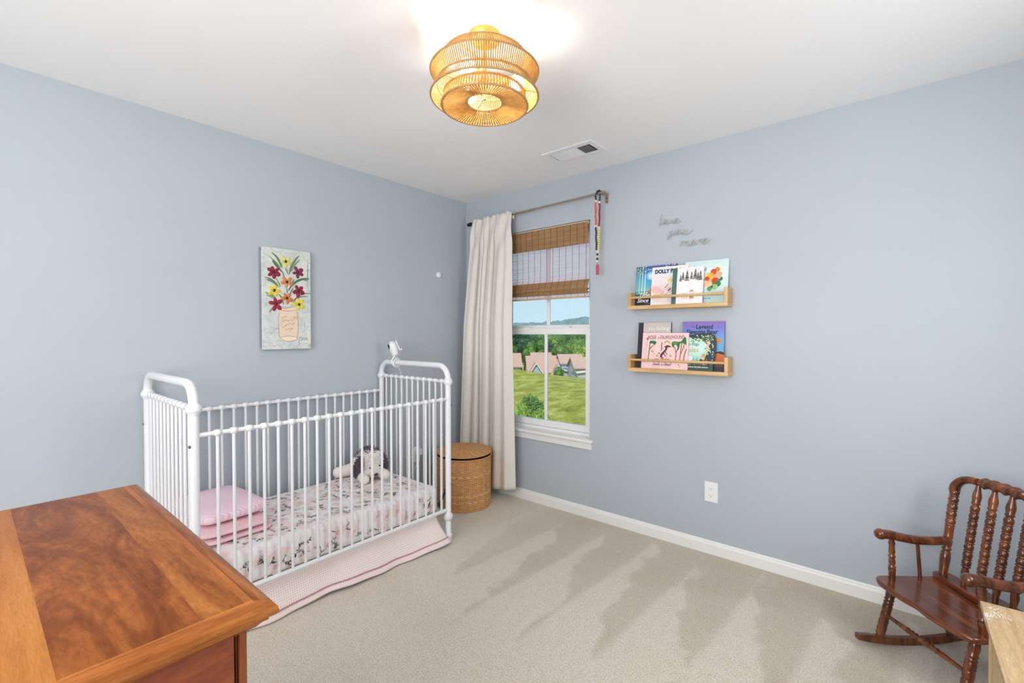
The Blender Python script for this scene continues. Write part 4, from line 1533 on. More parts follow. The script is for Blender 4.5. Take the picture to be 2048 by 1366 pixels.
outlet((2.0595, 0, 0.366), (0, -1, 0), 'white duplex outlet on the bare wall below the book ledges')
outlet((0, -0.556, 0.355), (1, 0, 0), 'white outlet behind the crib with adapters plugged in')
pa = thing('power_adapter', (0.0086, -0.545, 0.377), 'white power adapter plugged in behind the crib bars', 'power adapter')
m = MB(); m.box(0.0088, 0.050, -0.572, -0.530, 0.352, 0.402); m.build('housing', M['white'], pa, bevel=0.006)
m = MB(); m.tube([(0.04, -0.553, 0.353), (0.042, -0.57, 0.30), (0.03, -0.62, 0.22), (0.03, -0.70, 0.16), (0.02, -0.84, 0.012)], 0.0018, 6); m.build('cable', M['white'], pa)
ns = thing('wall_sensor', (0, -0.319, 1.784), 'small round white sensor disc on the left wall near the corner', 'sensor')
m = MB(); m.lathe((0, -0.319, 1.784), (0.016, -0.319, 1.784), [(0, 0.023), (0.6, 0.0235), (0.9, 0.021), (1, 0.017), (1.0, 0.0)], 28); m.build('disc', M['white'], ns)
m = MB(); m.lathe((0.0150, -0.319, 1.784), (0.018, -0.319, 1.784), [(0, 0.012), (0.7, 0.011), (1, 0.0)], 20); m.build('button', M['white'], ns)

# ---------------------------------------------------------------- wicker basket
BX, BY, BR, BH = 0.352, -0.372, 0.204, 0.384
mw, nt, bs = nodes('woven_wicker')
tc = N(nt, 'ShaderNodeTexCoord')
br = N(nt, 'ShaderNodeTexBrick'); br.offset = 0.5; br.squash = 1.0
br.inputs['Scale'].default_value = 1.0; br.inputs['Mortar Size'].default_value = 0.07; br.inputs['Brick Width'].default_value = 1.0; br.inputs['Row Height'].default_value = 1.0
br.inputs['Color1'].default_value = (*lin((230, 180, 122)), 1); br.inputs['Color2'].default_value = (*lin((214, 158, 98)), 1); br.inputs['Mortar'].default_value = (*lin((146, 94, 50)), 1)
nt.links.new(tc.outputs['UV'], br.inputs['Vector'])
var = noise_tex(nt, mapped(nt, (14, 14, 60)), 2.0, 3, 0.6)
c = mix(nt, 0.45, br.outputs['Color'], ramp(nt, var, [(0.3, (0.36, 0.34, 0.32)), (0.7, (0.66, 0.66, 0.64))]), 'OVERLAY')
# three bands woven with paler cane
sx = N(nt, 'ShaderNodeSeparateXYZ'); nt.links.new(tc.outputs['UV'], sx.inputs[0])
cells = N(nt, 'ShaderNodeMath', operation='FRACT'); c2 = N(nt, 'ShaderNodeMath', operation='MULTIPLY'); c2.inputs[1].default_value = 0.5; nt.links.new(sx.outputs[0], c2.inputs[0]); nt.links.new(c2.outputs[0], cells.inputs[0])
gt = N(nt, 'ShaderNodeMath', operation='GREATER_THAN'); gt.inputs[1].default_value = 0.45; nt.links.new(cells.outputs[0], gt.inputs[0])
band = ramp(nt, N(nt, 'ShaderNodeMath', operation='DIVIDE').outputs[0], [(0, (0, 0, 0)), (1, (0, 0, 0))])
dv = [n_ for n_ in nt.nodes if n_.type == 'MATH' and n_.operation == 'DIVIDE'][-1]
dv.inputs[1].default_value = 52.0; nt.links.new(sx.outputs[1], dv.inputs[0])
rp = [n_ for n_ in nt.nodes if n_.type == 'VALTORGB'][-1]
rp.color_ramp.interpolation = 'CONSTANT'
el = rp.color_ramp.elements
spec = [(0.0, 0), (0.155, 1), (0.185, 0), (0.275, 1), (0.305, 0), (0.655, 1), (0.695, 0), (0.99, 0)]
while len(el) < len(spec):
    el.new(0.5)
for e_, (p_, v_) in zip(el, spec):
    e_.position = p_; e_.color = (v_, v_, v_, 1)
mu = N(nt, 'ShaderNodeMath', operation='MULTIPLY'); nt.links.new(band, mu.inputs[0]); nt.links.new(gt.outputs[0], mu.inputs[1])
mu2 = N(nt, 'ShaderNodeMath', operation='MULTIPLY'); mu2.inputs[1].default_value = 0.75; nt.links.new(mu.outputs[0], mu2.inputs[0])
c = mix(nt, mu2.outputs[0], c, lin((228, 194, 142)))
nt.links.new(c, bs.inputs['Base Color']); bs.inputs['Roughness'].default_value = 0.55
M['wicker'] = mw
M['cane'] = plain('cane_rim', (206, 148, 86), 0.5, var=0.15, vscale=90)
bk = thing('wicker_basket', (BX, BY, 0), 'round lidded wicker hamper in the corner between crib and curtain', 'basket')
NSTK, NROW = 46, 52


def weave(u, v):
    a = 2 * PI * u
    k = u * NSTK
    row = int(min(v * NROW, NROW - 1))
    ph = PI * (k + row)
    fr_ = v * NROW - row
    r = BR * (1 - 0.02 * (1 - v)) + 0.0032 * math.cos(ph) + 0.0016 * math.sin(PI * fr_)
    return Vector((BX + r * math.cos(a), BY + r * math.sin(a), 0.004 + (BH - 0.012) * v))


m = MB(); m.grid(weave, NSTK * 6, NROW * 3, closeu=True, uvscale=(NSTK, NROW)); m.build('basket_body', M['wicker'], bk)
for z, r in ((0.006, BR * 0.985), (BH - 0.006, BR + 0.002)):
    m = MB(); m.tube([(BX + r * math.cos(2 * PI * i / 72), BY + r * math.sin(2 * PI * i / 72), z) for i in range(72)], 0.006, 8, closed=True); m.build('rim', M['cane'], bk)
m = MB(); m.lathe((BX, BY, BH - 0.020), (BX, BY, BH - 0.016), [(0, BR - 0.012), (1, BR - 0.012), (1, 0)], 40); tag(m.build('lid_shade_disc', M['dark'], bk), 'dark disc standing in for the shade under the lid')  # near-black disc in place of the shade below the lid
LT = R(1.6)
LTM = Matrix.Rotation(LT, 3, Vector((0.7, 0.7, 0)))


def lid(u, v):
    a = 2 * PI * u
    r = (BR + 0.002) * v
    z = 0.020 * (1 - v * v) + 0.0014 * math.cos(PI * (u * 40 + int(v * 30))) * (v > 0.08)
    p = LTM @ Vector((r * math.cos(a), r * math.sin(a), z))
    return Vector((BX, BY, BH + 0.024)) + p


ld = MB(); ld.grid(lid, 160, 60, closeu=True, uvscale=(40, 30)); lo = ld.build('lid', M['wicker'], bk)
ml = M['wicker'].copy(); ml.name = 'woven_wicker_lid'
lo.data.materials[0] = ml
for n_ in ml.node_tree.nodes:
    if n_.type == 'MATH' and n_.operation == 'MULTIPLY' and abs(n_.inputs[1].default_value - 0.75) < 1e-6:
        n_.inputs[1].default_value = 0.0
m = MB(); m.tube([Vector((BX, BY, BH + 0.023)) + LTM @ Vector(((BR + 0.003) * math.cos(2 * PI * i / 72), (BR + 0.003) * math.sin(2 * PI * i / 72), 0)) for i in range(72)], 0.0055, 8, closed=True)
m.build('lid_rim', M['cane'], bk)
LOVE = [(1.7552,2.0529),(1.7486,2.043),(1.7449,2.0271),(1.7413,2.0076),(1.7385,1.9951),(1.7332,1.9867),(1.7367,1.9831),(1.7424,1.9845),(1.7489,1.9899),(1.7555,1.9953),(1.763,2.0024),(1.7732,2.0163),(1.7816,2.014),(1.7882,2.0021),(1.7836,1.9937),(1.7724,1.9903),(1.7631,1.9896),(1.7583,1.9949),(1.762,2.0043),(1.7705,1.9972),(1.7836,1.9959),(1.791,1.9999),(1.7869,1.9932),(1.7883,1.9845),(1.7966,1.9845),(1.8076,1.9955),(1.8157,2.0119),(1.8094,1.9979),(1.8149,1.9931),(1.8277,1.9914),(1.8386,1.9952),(1.8495,1.9997),(1.8552,2.0038),(1.8485,2.011),(1.8386,2.005),(1.8314,1.9954),(1.8305,1.9865),(1.8369,1.982),(1.8531,1.9857),(1.8755,1.9948)]
YOU = [(1.8171,1.9398),(1.8071,1.9344),(1.8031,1.9256),(1.8081,1.918),(1.8172,1.9218),(1.8281,1.9329),(1.8339,1.9429),(1.8281,1.9293),(1.8191,1.9143),(1.8082,1.9013),(1.7972,1.8901),(1.7913,1.8905),(1.7901,1.8992),(1.8008,1.9086),(1.8173,1.9127),(1.8373,1.9208),(1.8463,1.9276),(1.8544,1.9381),(1.8606,1.9412),(1.8664,1.931),(1.8644,1.9206),(1.8536,1.9105),(1.8446,1.9117),(1.8424,1.9183),(1.849,1.9236),(1.8572,1.9175),(1.868,1.9165),(1.8804,1.9219),(1.8901,1.9351),(1.884,1.9214),(1.8773,1.9108),(1.8858,1.9091),(1.8982,1.9159),(1.9095,1.9334),(1.9017,1.9172),(1.8995,1.9086),(1.9088,1.9052),(1.9228,1.9107),(1.9427,1.9272)]
MORE = [(1.8622,1.8387),(1.8702,1.8484),(1.8799,1.865),(1.8906,1.8654),(1.8933,1.8615),(1.8907,1.853),(1.8872,1.8445),(1.8951,1.8542),(1.91,1.8651),(1.9165,1.8604),(1.9127,1.852),(1.9071,1.8421),(1.9128,1.8366),(1.925,1.8425),(1.9354,1.8527),(1.9474,1.8638),(1.9547,1.8572),(1.951,1.8454),(1.9424,1.836),(1.9329,1.8359),(1.9308,1.8436),(1.9371,1.8498),(1.9441,1.8424),(1.9562,1.843),(1.9681,1.8503),(1.977,1.8588),(1.9699,1.8483),(1.9628,1.8366),(1.9716,1.8516),(1.9817,1.8625),(1.9952,1.8642),(1.9902,1.8562),(1.997,1.848),(2.0105,1.8501),(2.0258,1.8602),(2.0204,1.8673),(2.0121,1.862),(2.0021,1.8477),(2.0001,1.8384),(2.0089,1.8344),(2.0239,1.8398),(2.0454,1.8551)]
LEAVES = [[(-1.6479,1.7867),(-1.6191,1.7632),(-1.5955,1.7221),(-1.5903,1.7007)],[(-1.6626,1.762),(-1.6273,1.7349),(-1.5983,1.7025)],[(-1.6457,1.7408),(-1.6196,1.7112),(-1.5851,1.6736)],[(-1.5851,1.6791),(-1.5772,1.6467)],[(-1.4841,1.7888),(-1.5099,1.7545),(-1.5327,1.7125),(-1.5469,1.6663)],[(-1.4786,1.7668),(-1.513,1.726),(-1.5357,1.6842)],[(-1.5686,1.7002),(-1.5524,1.6657)],[(-1.6905,1.635),(-1.6597,1.6309),(-1.6285,1.6091),(-1.6074,1.5834)],[(-1.6794,1.6221),(-1.6494,1.6182),(-1.6206,1.5933)],[(-1.6256,1.6378),(-1.6072,1.6054),(-1.601,1.5839)],[(-1.4214,1.6497),(-1.4623,1.6448),(-1.5025,1.6254),(-1.5309,1.5949)],[(-1.4273,1.6405),(-1.4566,1.6379)],[(-1.6812,1.5319),(-1.6606,1.5251),(-1.6451,1.5124)],[(-1.6862,1.5477),(-1.645,1.5288),(-1.624,1.5109)],[(-1.6078,1.5421),(-1.5919,1.5183),(-1.5814,1.48)],[(-1.4103,1.5579),(-1.4515,1.5552),(-1.4919,1.5355),(-1.5204,1.5112)],[(-1.4282,1.5382),(-1.469,1.5357),(-1.5091,1.5174),(-1.5319,1.4768)],[(-1.5197,1.5957),(-1.5424,1.5492),(-1.5536,1.5261)],[(-1.5165,1.6411),(-1.5364,1.5944),(-1.5533,1.5652)],[(-1.5614,1.5813),(-1.5589,1.5481)],[(-1.6656,1.4299),(-1.6456,1.4606)]]
JAR = [(-1.5966,1.4683),(-1.5924,1.4629),(-1.5542,1.4573),(-1.5095,1.4665),(-1.5079,1.4524),(-1.5042,1.4327),(-1.4941,1.416),(-1.4922,1.3706),(-1.4963,1.2852),(-1.5055,1.2682),(-1.5504,1.2557),(-1.5887,1.2662),(-1.6058,1.2858),(-1.6108,1.3244),(-1.6122,1.4015),(-1.6061,1.4237),(-1.599,1.4433)]
JARLINES = [[(-1.5988,1.4693),(-1.5542,1.4629),(-1.5106,1.4721)],[(-1.5988,1.4626),(-1.5762,1.4564),(-1.5543,1.4545)],[(-1.5979,1.4461),(-1.5708,1.4416),(-1.5377,1.4428),(-1.5085,1.4507)],[(-1.599,1.4433),(-1.6111,1.4126),(-1.6106,1.3465),(-1.6073,1.2913),(-1.5887,1.2662),(-1.5504,1.2557),(-1.5055,1.2665),(-1.4963,1.2909),(-1.4935,1.3478),(-1.4957,1.4217),(-1.5063,1.4468)],[(-1.6021,1.2775),(-1.5557,1.2894),(-1.4986,1.2795)],[(-1.6011,1.3908),(-1.5766,1.408),(-1.5547,1.4002)],[(-1.5958,1.3798),(-1.5907,1.3439),(-1.5551,1.3611),(-1.5132,1.3674),(-1.558,1.3443)],[(-1.5711,1.4082),(-1.5904,1.3744),(-1.5658,1.386),(-1.5494,1.3808),(-1.5382,1.3922),(-1.5271,1.3812)],[(-1.5128,1.4098),(-1.53,1.3755)],[(-1.5268,1.4151),(-1.5129,1.3985),(-1.5043,1.41),(-1.4987,1.4017),(-1.5074,1.3873)],[(-1.5745,1.3329),(-1.5663,1.3274),(-1.5386,1.3371),(-1.5303,1.3333),(-1.5499,1.3163)]]
SIG = [[(-1.4826,1.2851),(-1.4885,1.2623),(-1.4859,1.2366),(-1.476,1.245)],[(-1.4826,1.2851),(-1.4683,1.2764),(-1.4759,1.2622),(-1.4828,1.2622)],[(-1.4713,1.2621),(-1.4596,1.2735),(-1.4539,1.2619),(-1.4432,1.282),(-1.441,1.2646),(-1.4303,1.2732)]]
# ---------------------------------------------------------------- wire words on the wall
for nm, word, pts, lab in (('wire_word', 'love', LOVE, 'thin silver wire word love, topmost of the three on the wall'),
                           ('wire_word', 'you', YOU, 'thin silver wire word you, between love and more'),
                           ('wire_word', 'more', MORE, 'thin silver wire word more, lowest, just above the upper book ledge')):
    m = MB()
    path = cr([(x, -0.006, z) for x, z in pts], 6)
    m.tube(path, 0.0022, 8)
    for i in (0, len(path) // 2, len(path) - 1):
        m.tube([path[i], (path[i][0], 0, path[i][2])], 0.0012, 6)
    o = m.build(nm, plain('satin_silver_wire', (186, 184, 182), 0.4, 0.6), at=(pts[0][0], -0.006, pts[0][1]))
    tag(o, lab, 'wall lettering')

# ---------------------------------------------------------------- painting
PY0, PY1, PZ0, PZ1 = -1.7045, -1.4115, 1.2085, 1.818
mcv, nt, bs = nodes('distressed_pale_paint')
vec = mapped(nt, (1, 9, 14), (R(14), 0, 0))
f = noise_tex(nt, vec, 2.6, 7, 0.7, 0.8); f2 = noise_tex(nt, mapped(nt), 9, 4, 0.6); f3 = noise_tex(nt, mapped(nt, (1, 30, 4), (R(-30), 0, 0)), 3.5, 6, 0.75, 0.3)
c = ramp(nt, f2, [(0.3, lin((190, 200, 202))), (0.55, lin((212, 217, 212))), (0.75, lin((224, 226, 216)))])
c = mix(nt, ramp(nt, f, [(0.50, (0, 0, 0)), (0.66, (0.6, 0.6, 0.6))]), c, lin((158, 164, 168)))
c = mix(nt, ramp(nt, f3, [(0.60, (0, 0, 0)), (0.66, (0.55, 0.55, 0.55))]), c, lin((104, 106, 112)))
nt.links.new(c, bs.inputs['Base Color']); bs.inputs['Roughness'].default_value = 0.6
bump(nt, bs, f, 0.35, 0.004)
pt = thing('flower_painting', (0, (PY0 + PY1) / 2, PZ0), 'unframed canvas of crimson, orange and yellow flowers in a tan glass jar', 'painting')
m = MB(); m.box(0.001, 0.036, PY0, PY1, PZ0, PZ1); m.build('canvas', mcv, pt, bevel=0.003)
m = MB(); g = 0.006
m.box(0.004, 0.030, PY0 - 0.0008, PY0, PZ0 + g, PZ1 - g); m.box(0.004, 0.030, PY0 + g, PY1 - g, PZ0 - 0.0008, PZ0)
m.build('side_edge', plain('slate_grey_edge_paint', (132, 142, 152), 0.6, var=0.15, vscale=25), pt)
fr = Frame((0.0362, 0, 0), (0, 1, 0), (0, 0, 1))
ik = Inks(); m = MB()
tan, tan2, br_ = ik((232, 208, 184)), ik((240, 222, 204)), ik((122, 84, 66))
m.poly(fr, JAR, 0.0003, tan)
m.disc(fr, -1.5505, 1.2730, 0.052, 0.0155, 0.0006, tan2)
for i, l in enumerate(JARLINES):
    m.stroke(fr, cr([(a, b) for a, b in l], 5), 0.0022 if i < 5 else 0.0018, 0.0010, br_, taper=True)
m.build('painted_jar', ik.l, pt)
ik = Inks(); m = MB()
for i, l in enumerate(LEAVES):
    w = 0.015 if i in (0, 2, 4, 8, 10, 13) else (0.008 if i in (1, 5, 7, 9, 14, 18) else 0.004)
    colr = [(112, 142, 96), (132, 158, 112), (84, 122, 72), (98, 110, 92)][i % 4 if w > 0.005 else 3]
    m.stroke(fr, cr(l, 6), w, 0.0004 + 0.00005 * i, ik(colr), taper=True)
    m.stroke(fr, [(a + 0.003, b - 0.002) for a, b in cr(l, 4)], 0.0016, 0.0016, ik((78, 84, 82)), taper=True)
m.build('painted_leaves', ik.l, pt)
ik = Inks(); m = MB()
for l in SIG:
    m.stroke(fr, cr(l, 6), 0.0018, 0.0006, ik((92, 86, 84)))
for k in range(4):
    m.stroke(fr, cr([(PY1 - 0.018, PZ1 - 0.03 - 0.03 * k), (PY1 - 0.020, PZ1 - 0.2), (PY1 - 0.006, 1.56)][:2 + (k == 0)], 4), 0.0014, 0.0005, ik((104, 106, 112)), taper=True)
m.build('signature', ik.l, pt)
rnd = random.Random(12)
FL = [(-1.5655, 1.7422, (214, 206, 116), 0.036, 5, 0.3), (-1.6374, 1.6727, (138, 18, 52), 0.037, 6, 0.1), (-1.4935, 1.6828, (126, 26, 62), 0.037, 5, 0.25), (-1.56, 1.6188, (206, 134, 80), 0.036, 5, 0.3),
      (-1.6341, 1.5622, (226, 200, 40), 0.039, 5, 0.5), (-1.4899, 1.5708, (140, 16, 56), 0.038, 5, 0.3), (-1.5603, 1.5201, (206, 120, 54), 0.036, 5, 0.3),
      (-1.6253, 1.4823, (150, 16, 48), 0.040, 5, 0.7), (-1.4866, 1.4846, (220, 204, 60), 0.037, 5, 0.2)]
for i, (y, z, c, r, n, a0) in enumerate(FL):
    ik = Inks(); m = MB()
    pc = ik(c); dk = ik(tuple(int(q * 0.72) for q in c)); ct = ik((44, 30, 34)); hi = ik(tuple(min(255, int(q * 1.12 + 12)) for q in c))
    for k in range(n):
        a = a0 * 2 + PI / 2 + 2 * PI * k / n + rnd.uniform(-0.15, 0.15)
        L = r * rnd.uniform(0.85, 1.12)
        w = L * rnd.uniform(0.26, 0.36)
        ctr = fr.p(y + 0.60 * L * math.cos(a), z + 0.60 * L * math.sin(a), 0.001)
        Rm = Matrix.Rotation(a, 3, 'X')
        m.ball(ctr, (0.0032, L * 0.46, w), 14, 8, pc, Rm)
        m.stroke(fr, [(y + q * L * math.cos(a), z + q * L * math.sin(a)) for q in (0.35, 0.6, 0.9)], 0.0022, 0.0047, dk if k % 2 else hi, taper=True)
    m.ball(fr.p(y, z, 0.0015), (0.004, 0.0085, 0.0095), 12, 8, ct)
    o = m.build('painted_flower', ik.l, pt)

# ---------------------------------------------------------------- book ledges
M['oak'] = wood('light_oak', (186, 146, 96), (206, 168, 116), (220, 186, 136), axis=0, scale=3.0, stretch=18, rough=0.5, dist=0.4)
M['oak_up'] = wood('light_oak_upright', (180, 140, 92), (200, 162, 110), (216, 182, 132), axis=2, scale=3.0, stretch=18, rough=0.5, dist=0.4)


def ledge(x0, x1, z, label):
    r = thing('book_ledge', ((x0 + x1) / 2, 0, z), label, 'wall shelf')
    m = MB(); m.box(x0, x1, -0.100, 0, z, z + 0.023); m.build('shelf_base', M['oak'], r, bevel=0.0012)
    for a in (x0, x1 - 0.020):
        m = MB(); m.box(a, a + 0.020, -0.100, 0, z + 0.0232, z + 0.106); m.build('end_block', M['oak_up'], r, bevel=0.0012)
    m = MB(); m.tube([(x0 + 0.018, -0.090, z + 0.074), (x1 - 0.018, -0.090, z + 0.074)], 0.0075, 14); m.build('rail', M['oak'], r)
    return r


ledge(1.570, 2.168, 1.4575, 'upper light oak picture ledge with a dowel rail, right of the window')
ledge(1.570, 2.172, 1.0640, 'lower light oak picture ledge with a dowel rail, above the outlet')
M['paper'] = plain('book_pages', (238, 234, 224), 0.85, var=0.03, vscale=200)


def book(x0, w, h, th, yb, yt, z0, base, label, art, spine=None, tilt=0.0):
    """a closed book standing face out and leaning back; art(m, fr, ink) prints the cover"""
    O = Vector((x0, yb, z0))
    U = Vector((math.cos(tilt), 0, math.sin(tilt)))
    dy = yt - yb
    V = Vector((-math.sin(tilt), dy / h, math.sqrt(max(0.01, 1 - (dy / h) ** 2)))).normalized()
    fr = Frame(O, U, V)
    r = thing('picture_book', tuple(O), label, 'book')
    ik = Inks(); m = MB()
    bc = ik(base)
    m.fbox(fr, 0, w, 0, h, -0.0022, 0, bc); m.fbox(fr, 0, w, 0, h, -th, -th + 0.0022, bc)
    sc = ik(spine) if spine else bc
    m.fbox(fr, -0.0012, 0.0012, 0, h, -th, -0.0001, sc)
    art(m, fr, ik)
    m.build('cover', ik.l, r)
    pm = MB(); pm.fbox(fr, 0.002, w - 0.004, 0.004, h - 0.004, -th + 0.0023, -0.0023); pm.build('pages', M['paper'], r)
    return r


def vgrad(m, fr, ik, w, h, stops, n=14, off=0.0002):
    """printed bands that step through colours from bottom to top"""
    for i in range(n):
        t = (i + 0.5) / n
        k = 0
        while k < len(stops) - 2 and t > stops[k + 1][0]:
            k += 1
        (t0, c0), (t1, c1) = stops[k], stops[k + 1]
        q = max(0, min(1, (t - t0) / (t1 - t0)))
        c = tuple(int(a + (b - a) * q) for a, b in zip(c0, c1))
        m.poly(fr, [(0, h * i / n), (w, h * i / n), (w, h * (i + 1) / n), (0, h * (i + 1) / n)], off, ik(c))


def art_fox(m, fr, ik):
    w, h = 0.262, 0.255
    vgrad(m, fr, ik, w, h, [(0, (28, 30, 58)), (0.16, (30, 34, 66)), (0.20, (18, 84, 92)), (0.34, (24, 128, 130)), (0.38, (130, 196, 214)), (0.62, (70, 168, 216)), (0.85, (58, 132, 196)), (1, (70, 88, 160))], 22)
    for q in range(5):
        m.disc(fr, 0.098, 0.190, 0.030 - 0.005 * q, None, 0.0004 + 0.0001 * q, ik([(112, 190, 228), (142, 206, 234), (176, 222, 240), (206, 234, 246), (236, 246, 250)][q]))
    for x, c in ((0.006, (120, 178, 160)), (0.020, (166, 208, 186)), (0.038, (188, 220, 190)), (0.056, (196, 226, 232))):
        m.poly(fr, [(x, 0.075), (x + 0.009, 0.075), (x + 0.008, h), (x + 0.002, h)], 0.0010, ik(c))
    rnd = random.Random(4)
    for k in range(46):
        m.disc(fr, rnd.uniform(0.002, 0.066), rnd.uniform(0.205, 0.253), rnd.uniform(0.002, 0.005), None, 0.0012, ik([(24, 78, 84), (196, 214, 140), (40, 110, 110)][k % 3]), 0, 7)
    for k in range(20):
        m.disc(fr, rnd.uniform(0.19, 0.258), rnd.uniform(0.235, 0.253), rnd.uniform(0.002, 0.004), None, 0.0012, ik([(30, 30, 40), (226, 226, 190)][k % 2]), 0, 7)
    m.poly(fr, cr([(0.070, 0.083), (0.090, 0.092), (0.100, 0.120), (0.110, 0.142), (0.122, 0.150), (0.135, 0.140), (0.136, 0.080), (0.100, 0.078)], 4, True), 0.0011, ik((214, 116, 44)))
    m.poly(fr, [(0.066, 0.084), (0.080, 0.090), (0.084, 0.080), (0.072, 0.078)], 0.0013, ik((240, 232, 226)))
    m.poly(fr, [(0.112, 0.142), (0.105, 0.137), (0.110, 0.134)], 0.0013, ik((60, 34, 24)))
    m.poly(fr, [(0.124, 0.085), (0.132, 0.082), (0.134, 0.120), (0.128, 0.124)], 0.0013, ik((246, 240, 232)))
    m.text(fr, 'Ever', 0.072, 0.226, 0.018, 0.0014, ik((214, 232, 244)), 0.25)
    m.text(fr, 'Time to', 0.022, 0.058, 0.036, 0.0014, ik((248, 248, 248)), 0.35, bold=0.0006)
    m.text(fr, 'Since', 0.014, 0.022, 0.036, 0.0014, ik((248, 248, 248)), 0.35, bold=0.0006)
    m.stroke(fr, [(0.068, 0.012), (0.116, 0.013)], 0.0016, 0.0014, ik((150, 150, 176)))


def art_mountain(m, fr, ik):
    w, h = 0.226, 0.240
    vgrad(m, fr, ik, w, h, [(0, (242, 232, 230)), (0.28, (240, 224, 220)), (0.45, (238, 206, 206)), (0.55, (240, 226, 226)), (0.80, (238, 234, 240)), (0.9, (196, 220, 240)), (1, (206, 226, 242))], 16)
    m.poly(fr, [(0, 0), (0.010, 0), (0.010, h), (0, h)], 0.0004, ik((246, 238, 236)))
    m.poly(fr, [(0.010, h - 0.018), (w, h - 0.018), (w, h), (0.010, h)], 0.0004, ik((246, 240, 238)))
    m.poly(fr, cr([(0.012, 0.080), (0.012, 0.116), (0.045, 0.110), (0.085, 0.090), (0.120, 0.100), (0.120, 0.078)], 4, True), 0.0006, ik((236, 188, 188)))
    m.poly(fr, cr([(0.012, 0.060), (0.060, 0.072), (0.120, 0.068), (0.135, 0.056), (0.060, 0.050)], 4, True), 0.0007, ik((230, 206, 140)))
    rnd = random.Random(9)
    for k in range(60):
        m.disc(fr, rnd.uniform(0.012, 0.136), rnd.uniform(0.046, 0.078), rnd.uniform(0.001, 0.0024), None, 0.0010, ik([(196, 72, 72), (90, 120, 70), (120, 80, 60), (232, 160, 90)][k % 4]), 0, 6)
    for k in range(14):
        m.disc(fr, rnd.uniform(0.014, 0.21), rnd.uniform(0.15, 0.20), 0.0018, 0.0012, 0.0010, ik((120, 110, 120)), rnd.uniform(0, 3), 6)
    m.disc(fr, 0.118, 0.150, 0.016, 0.015, 0.0010, ik((238, 206, 130)))
    m.disc(fr, 0.114, 0.140, 0.008, 0.009, 0.0012, ik((244, 214, 190)))
    m.poly(fr, cr([(0.085, 0.085), (0.092, 0.120), (0.112, 0.134), (0.138, 0.120), (0.138, 0.066), (0.100, 0.066)], 4, True), 0.0009, ik((224, 222, 226)))
    m.disc(fr, 0.110, 0.096, 0.020, 0.018, 0.0012, ik((206, 202, 206)))
    m.disc(fr, 0.116, 0.094, 0.013, 0.005, 0.0014, ik((190, 46, 40)), 0.7)
    m.stroke(fr, [(0.086, 0.104), (0.108, 0.130)], 0.006, 0.0013, ik((208, 120, 70)))
    m.stroke(fr, [(0.100, 0.068), (0.136, 0.090)], 0.004, 0.0013, ik((214, 140, 80)))
    m.text(fr, 'DOLLY PARTON', 0.018, 0.200, 0.034, 0.0014, ik((22, 46, 70)), 0, bold=0.0016, sx=0.84)
    for z in (0.186, 0.178):
        m.stroke(fr, [(0.050, z - 0.012), (0.130, z - 0.010)], 0.0014, 0.0010, ik((206, 206, 214)))
    for z in (0.030, 0.022):
        m.stroke(fr, [(0.030, z), (0.190, z)], 0.0015, 0.0010, ik((206, 196, 196)))


def art_forest(m, fr, ik):
    w, h = 0.180, 0.222
    vgrad(m, fr, ik, w, h, [(0, (246, 240, 242)), (1, (244, 240, 242))], 2)
    m.poly(fr, [(0, 0), (0.026, 0), (0.026, h), (0, h)], 0.0005, ik((66, 106, 102)))
    m.stroke(fr, [(0.0262, 0), (0.0262, h)], 0.001, 0.0007, ik((44, 78, 76)))
    rnd = random.Random(6)
    for x, y, s in ((0.048, 0.150, 0.036), (0.062, 0.158, 0.045), (0.086, 0.150, 0.060), (0.112, 0.160, 0.042), (0.134, 0.158, 0.058), (0.150, 0.152, 0.044), (0.164, 0.150, 0.052)):
        for k in range(4):
            yy = y - 0.012 + s * 0.24 * k
            ww = s * (0.28 - 0.055 * k)
            m.poly(fr, [(x - ww, yy), (x + ww, yy), (x, yy + s * 0.42)], 0.0008 + 0.0001 * k, ik([(120, 120, 116), (96, 98, 94), (140, 140, 134), (84, 86, 84)][(k + int(x * 1000)) % 4]))
    for k in range(120):
        side = rnd.choice((0, 1, 2))
        x = rnd.uniform(0.034, 0.062) if side == 0 else (rnd.uniform(0.140, 0.174) if side == 1 else rnd.uniform(0.05, 0.16))
        y = rnd.uniform(0.03, 0.14) if side < 2 else rnd.uniform(0.02, 0.055)
        m.disc(fr, x, y, rnd.uniform(0.0012, 0.003), 0.001, 0.0008, ik([(226, 206, 206), (212, 214, 206), (234, 214, 200), (204, 190, 196)][k % 4]), rnd.uniform(0, 3), 6)
    for z in (0.126, 0.118, 0.110, 0.102):
        m.stroke(fr, [(0.088, z), (0.122, z)], 0.0012, 0.0008, ik((206, 198, 200)))
    m.disc(fr, 0.118, 0.072, 0.011, 0.010, 0.0010, ik((214, 120, 96))); m.disc(fr, 0.118, 0.066, 0.008, 0.009, 0.0012, ik((244, 224, 208)))
    m.poly(fr, [(0.104, 0.030), (0.132, 0.030), (0.124, 0.058), (0.112, 0.058)], 0.0010, ik((204, 150, 120)))
    for x in (0.064, 0.076, 0.088):
        m.stroke(fr, [(x, 0.030), (x + 0.003, 0.052)], 0.005, 0.0009, ik((226, 190, 170)))
        m.stroke(fr, [(x - 0.004, 0.064), (x + 0.004, 0.066)], 0.0018, 0.0009, ik((150, 130, 126)))


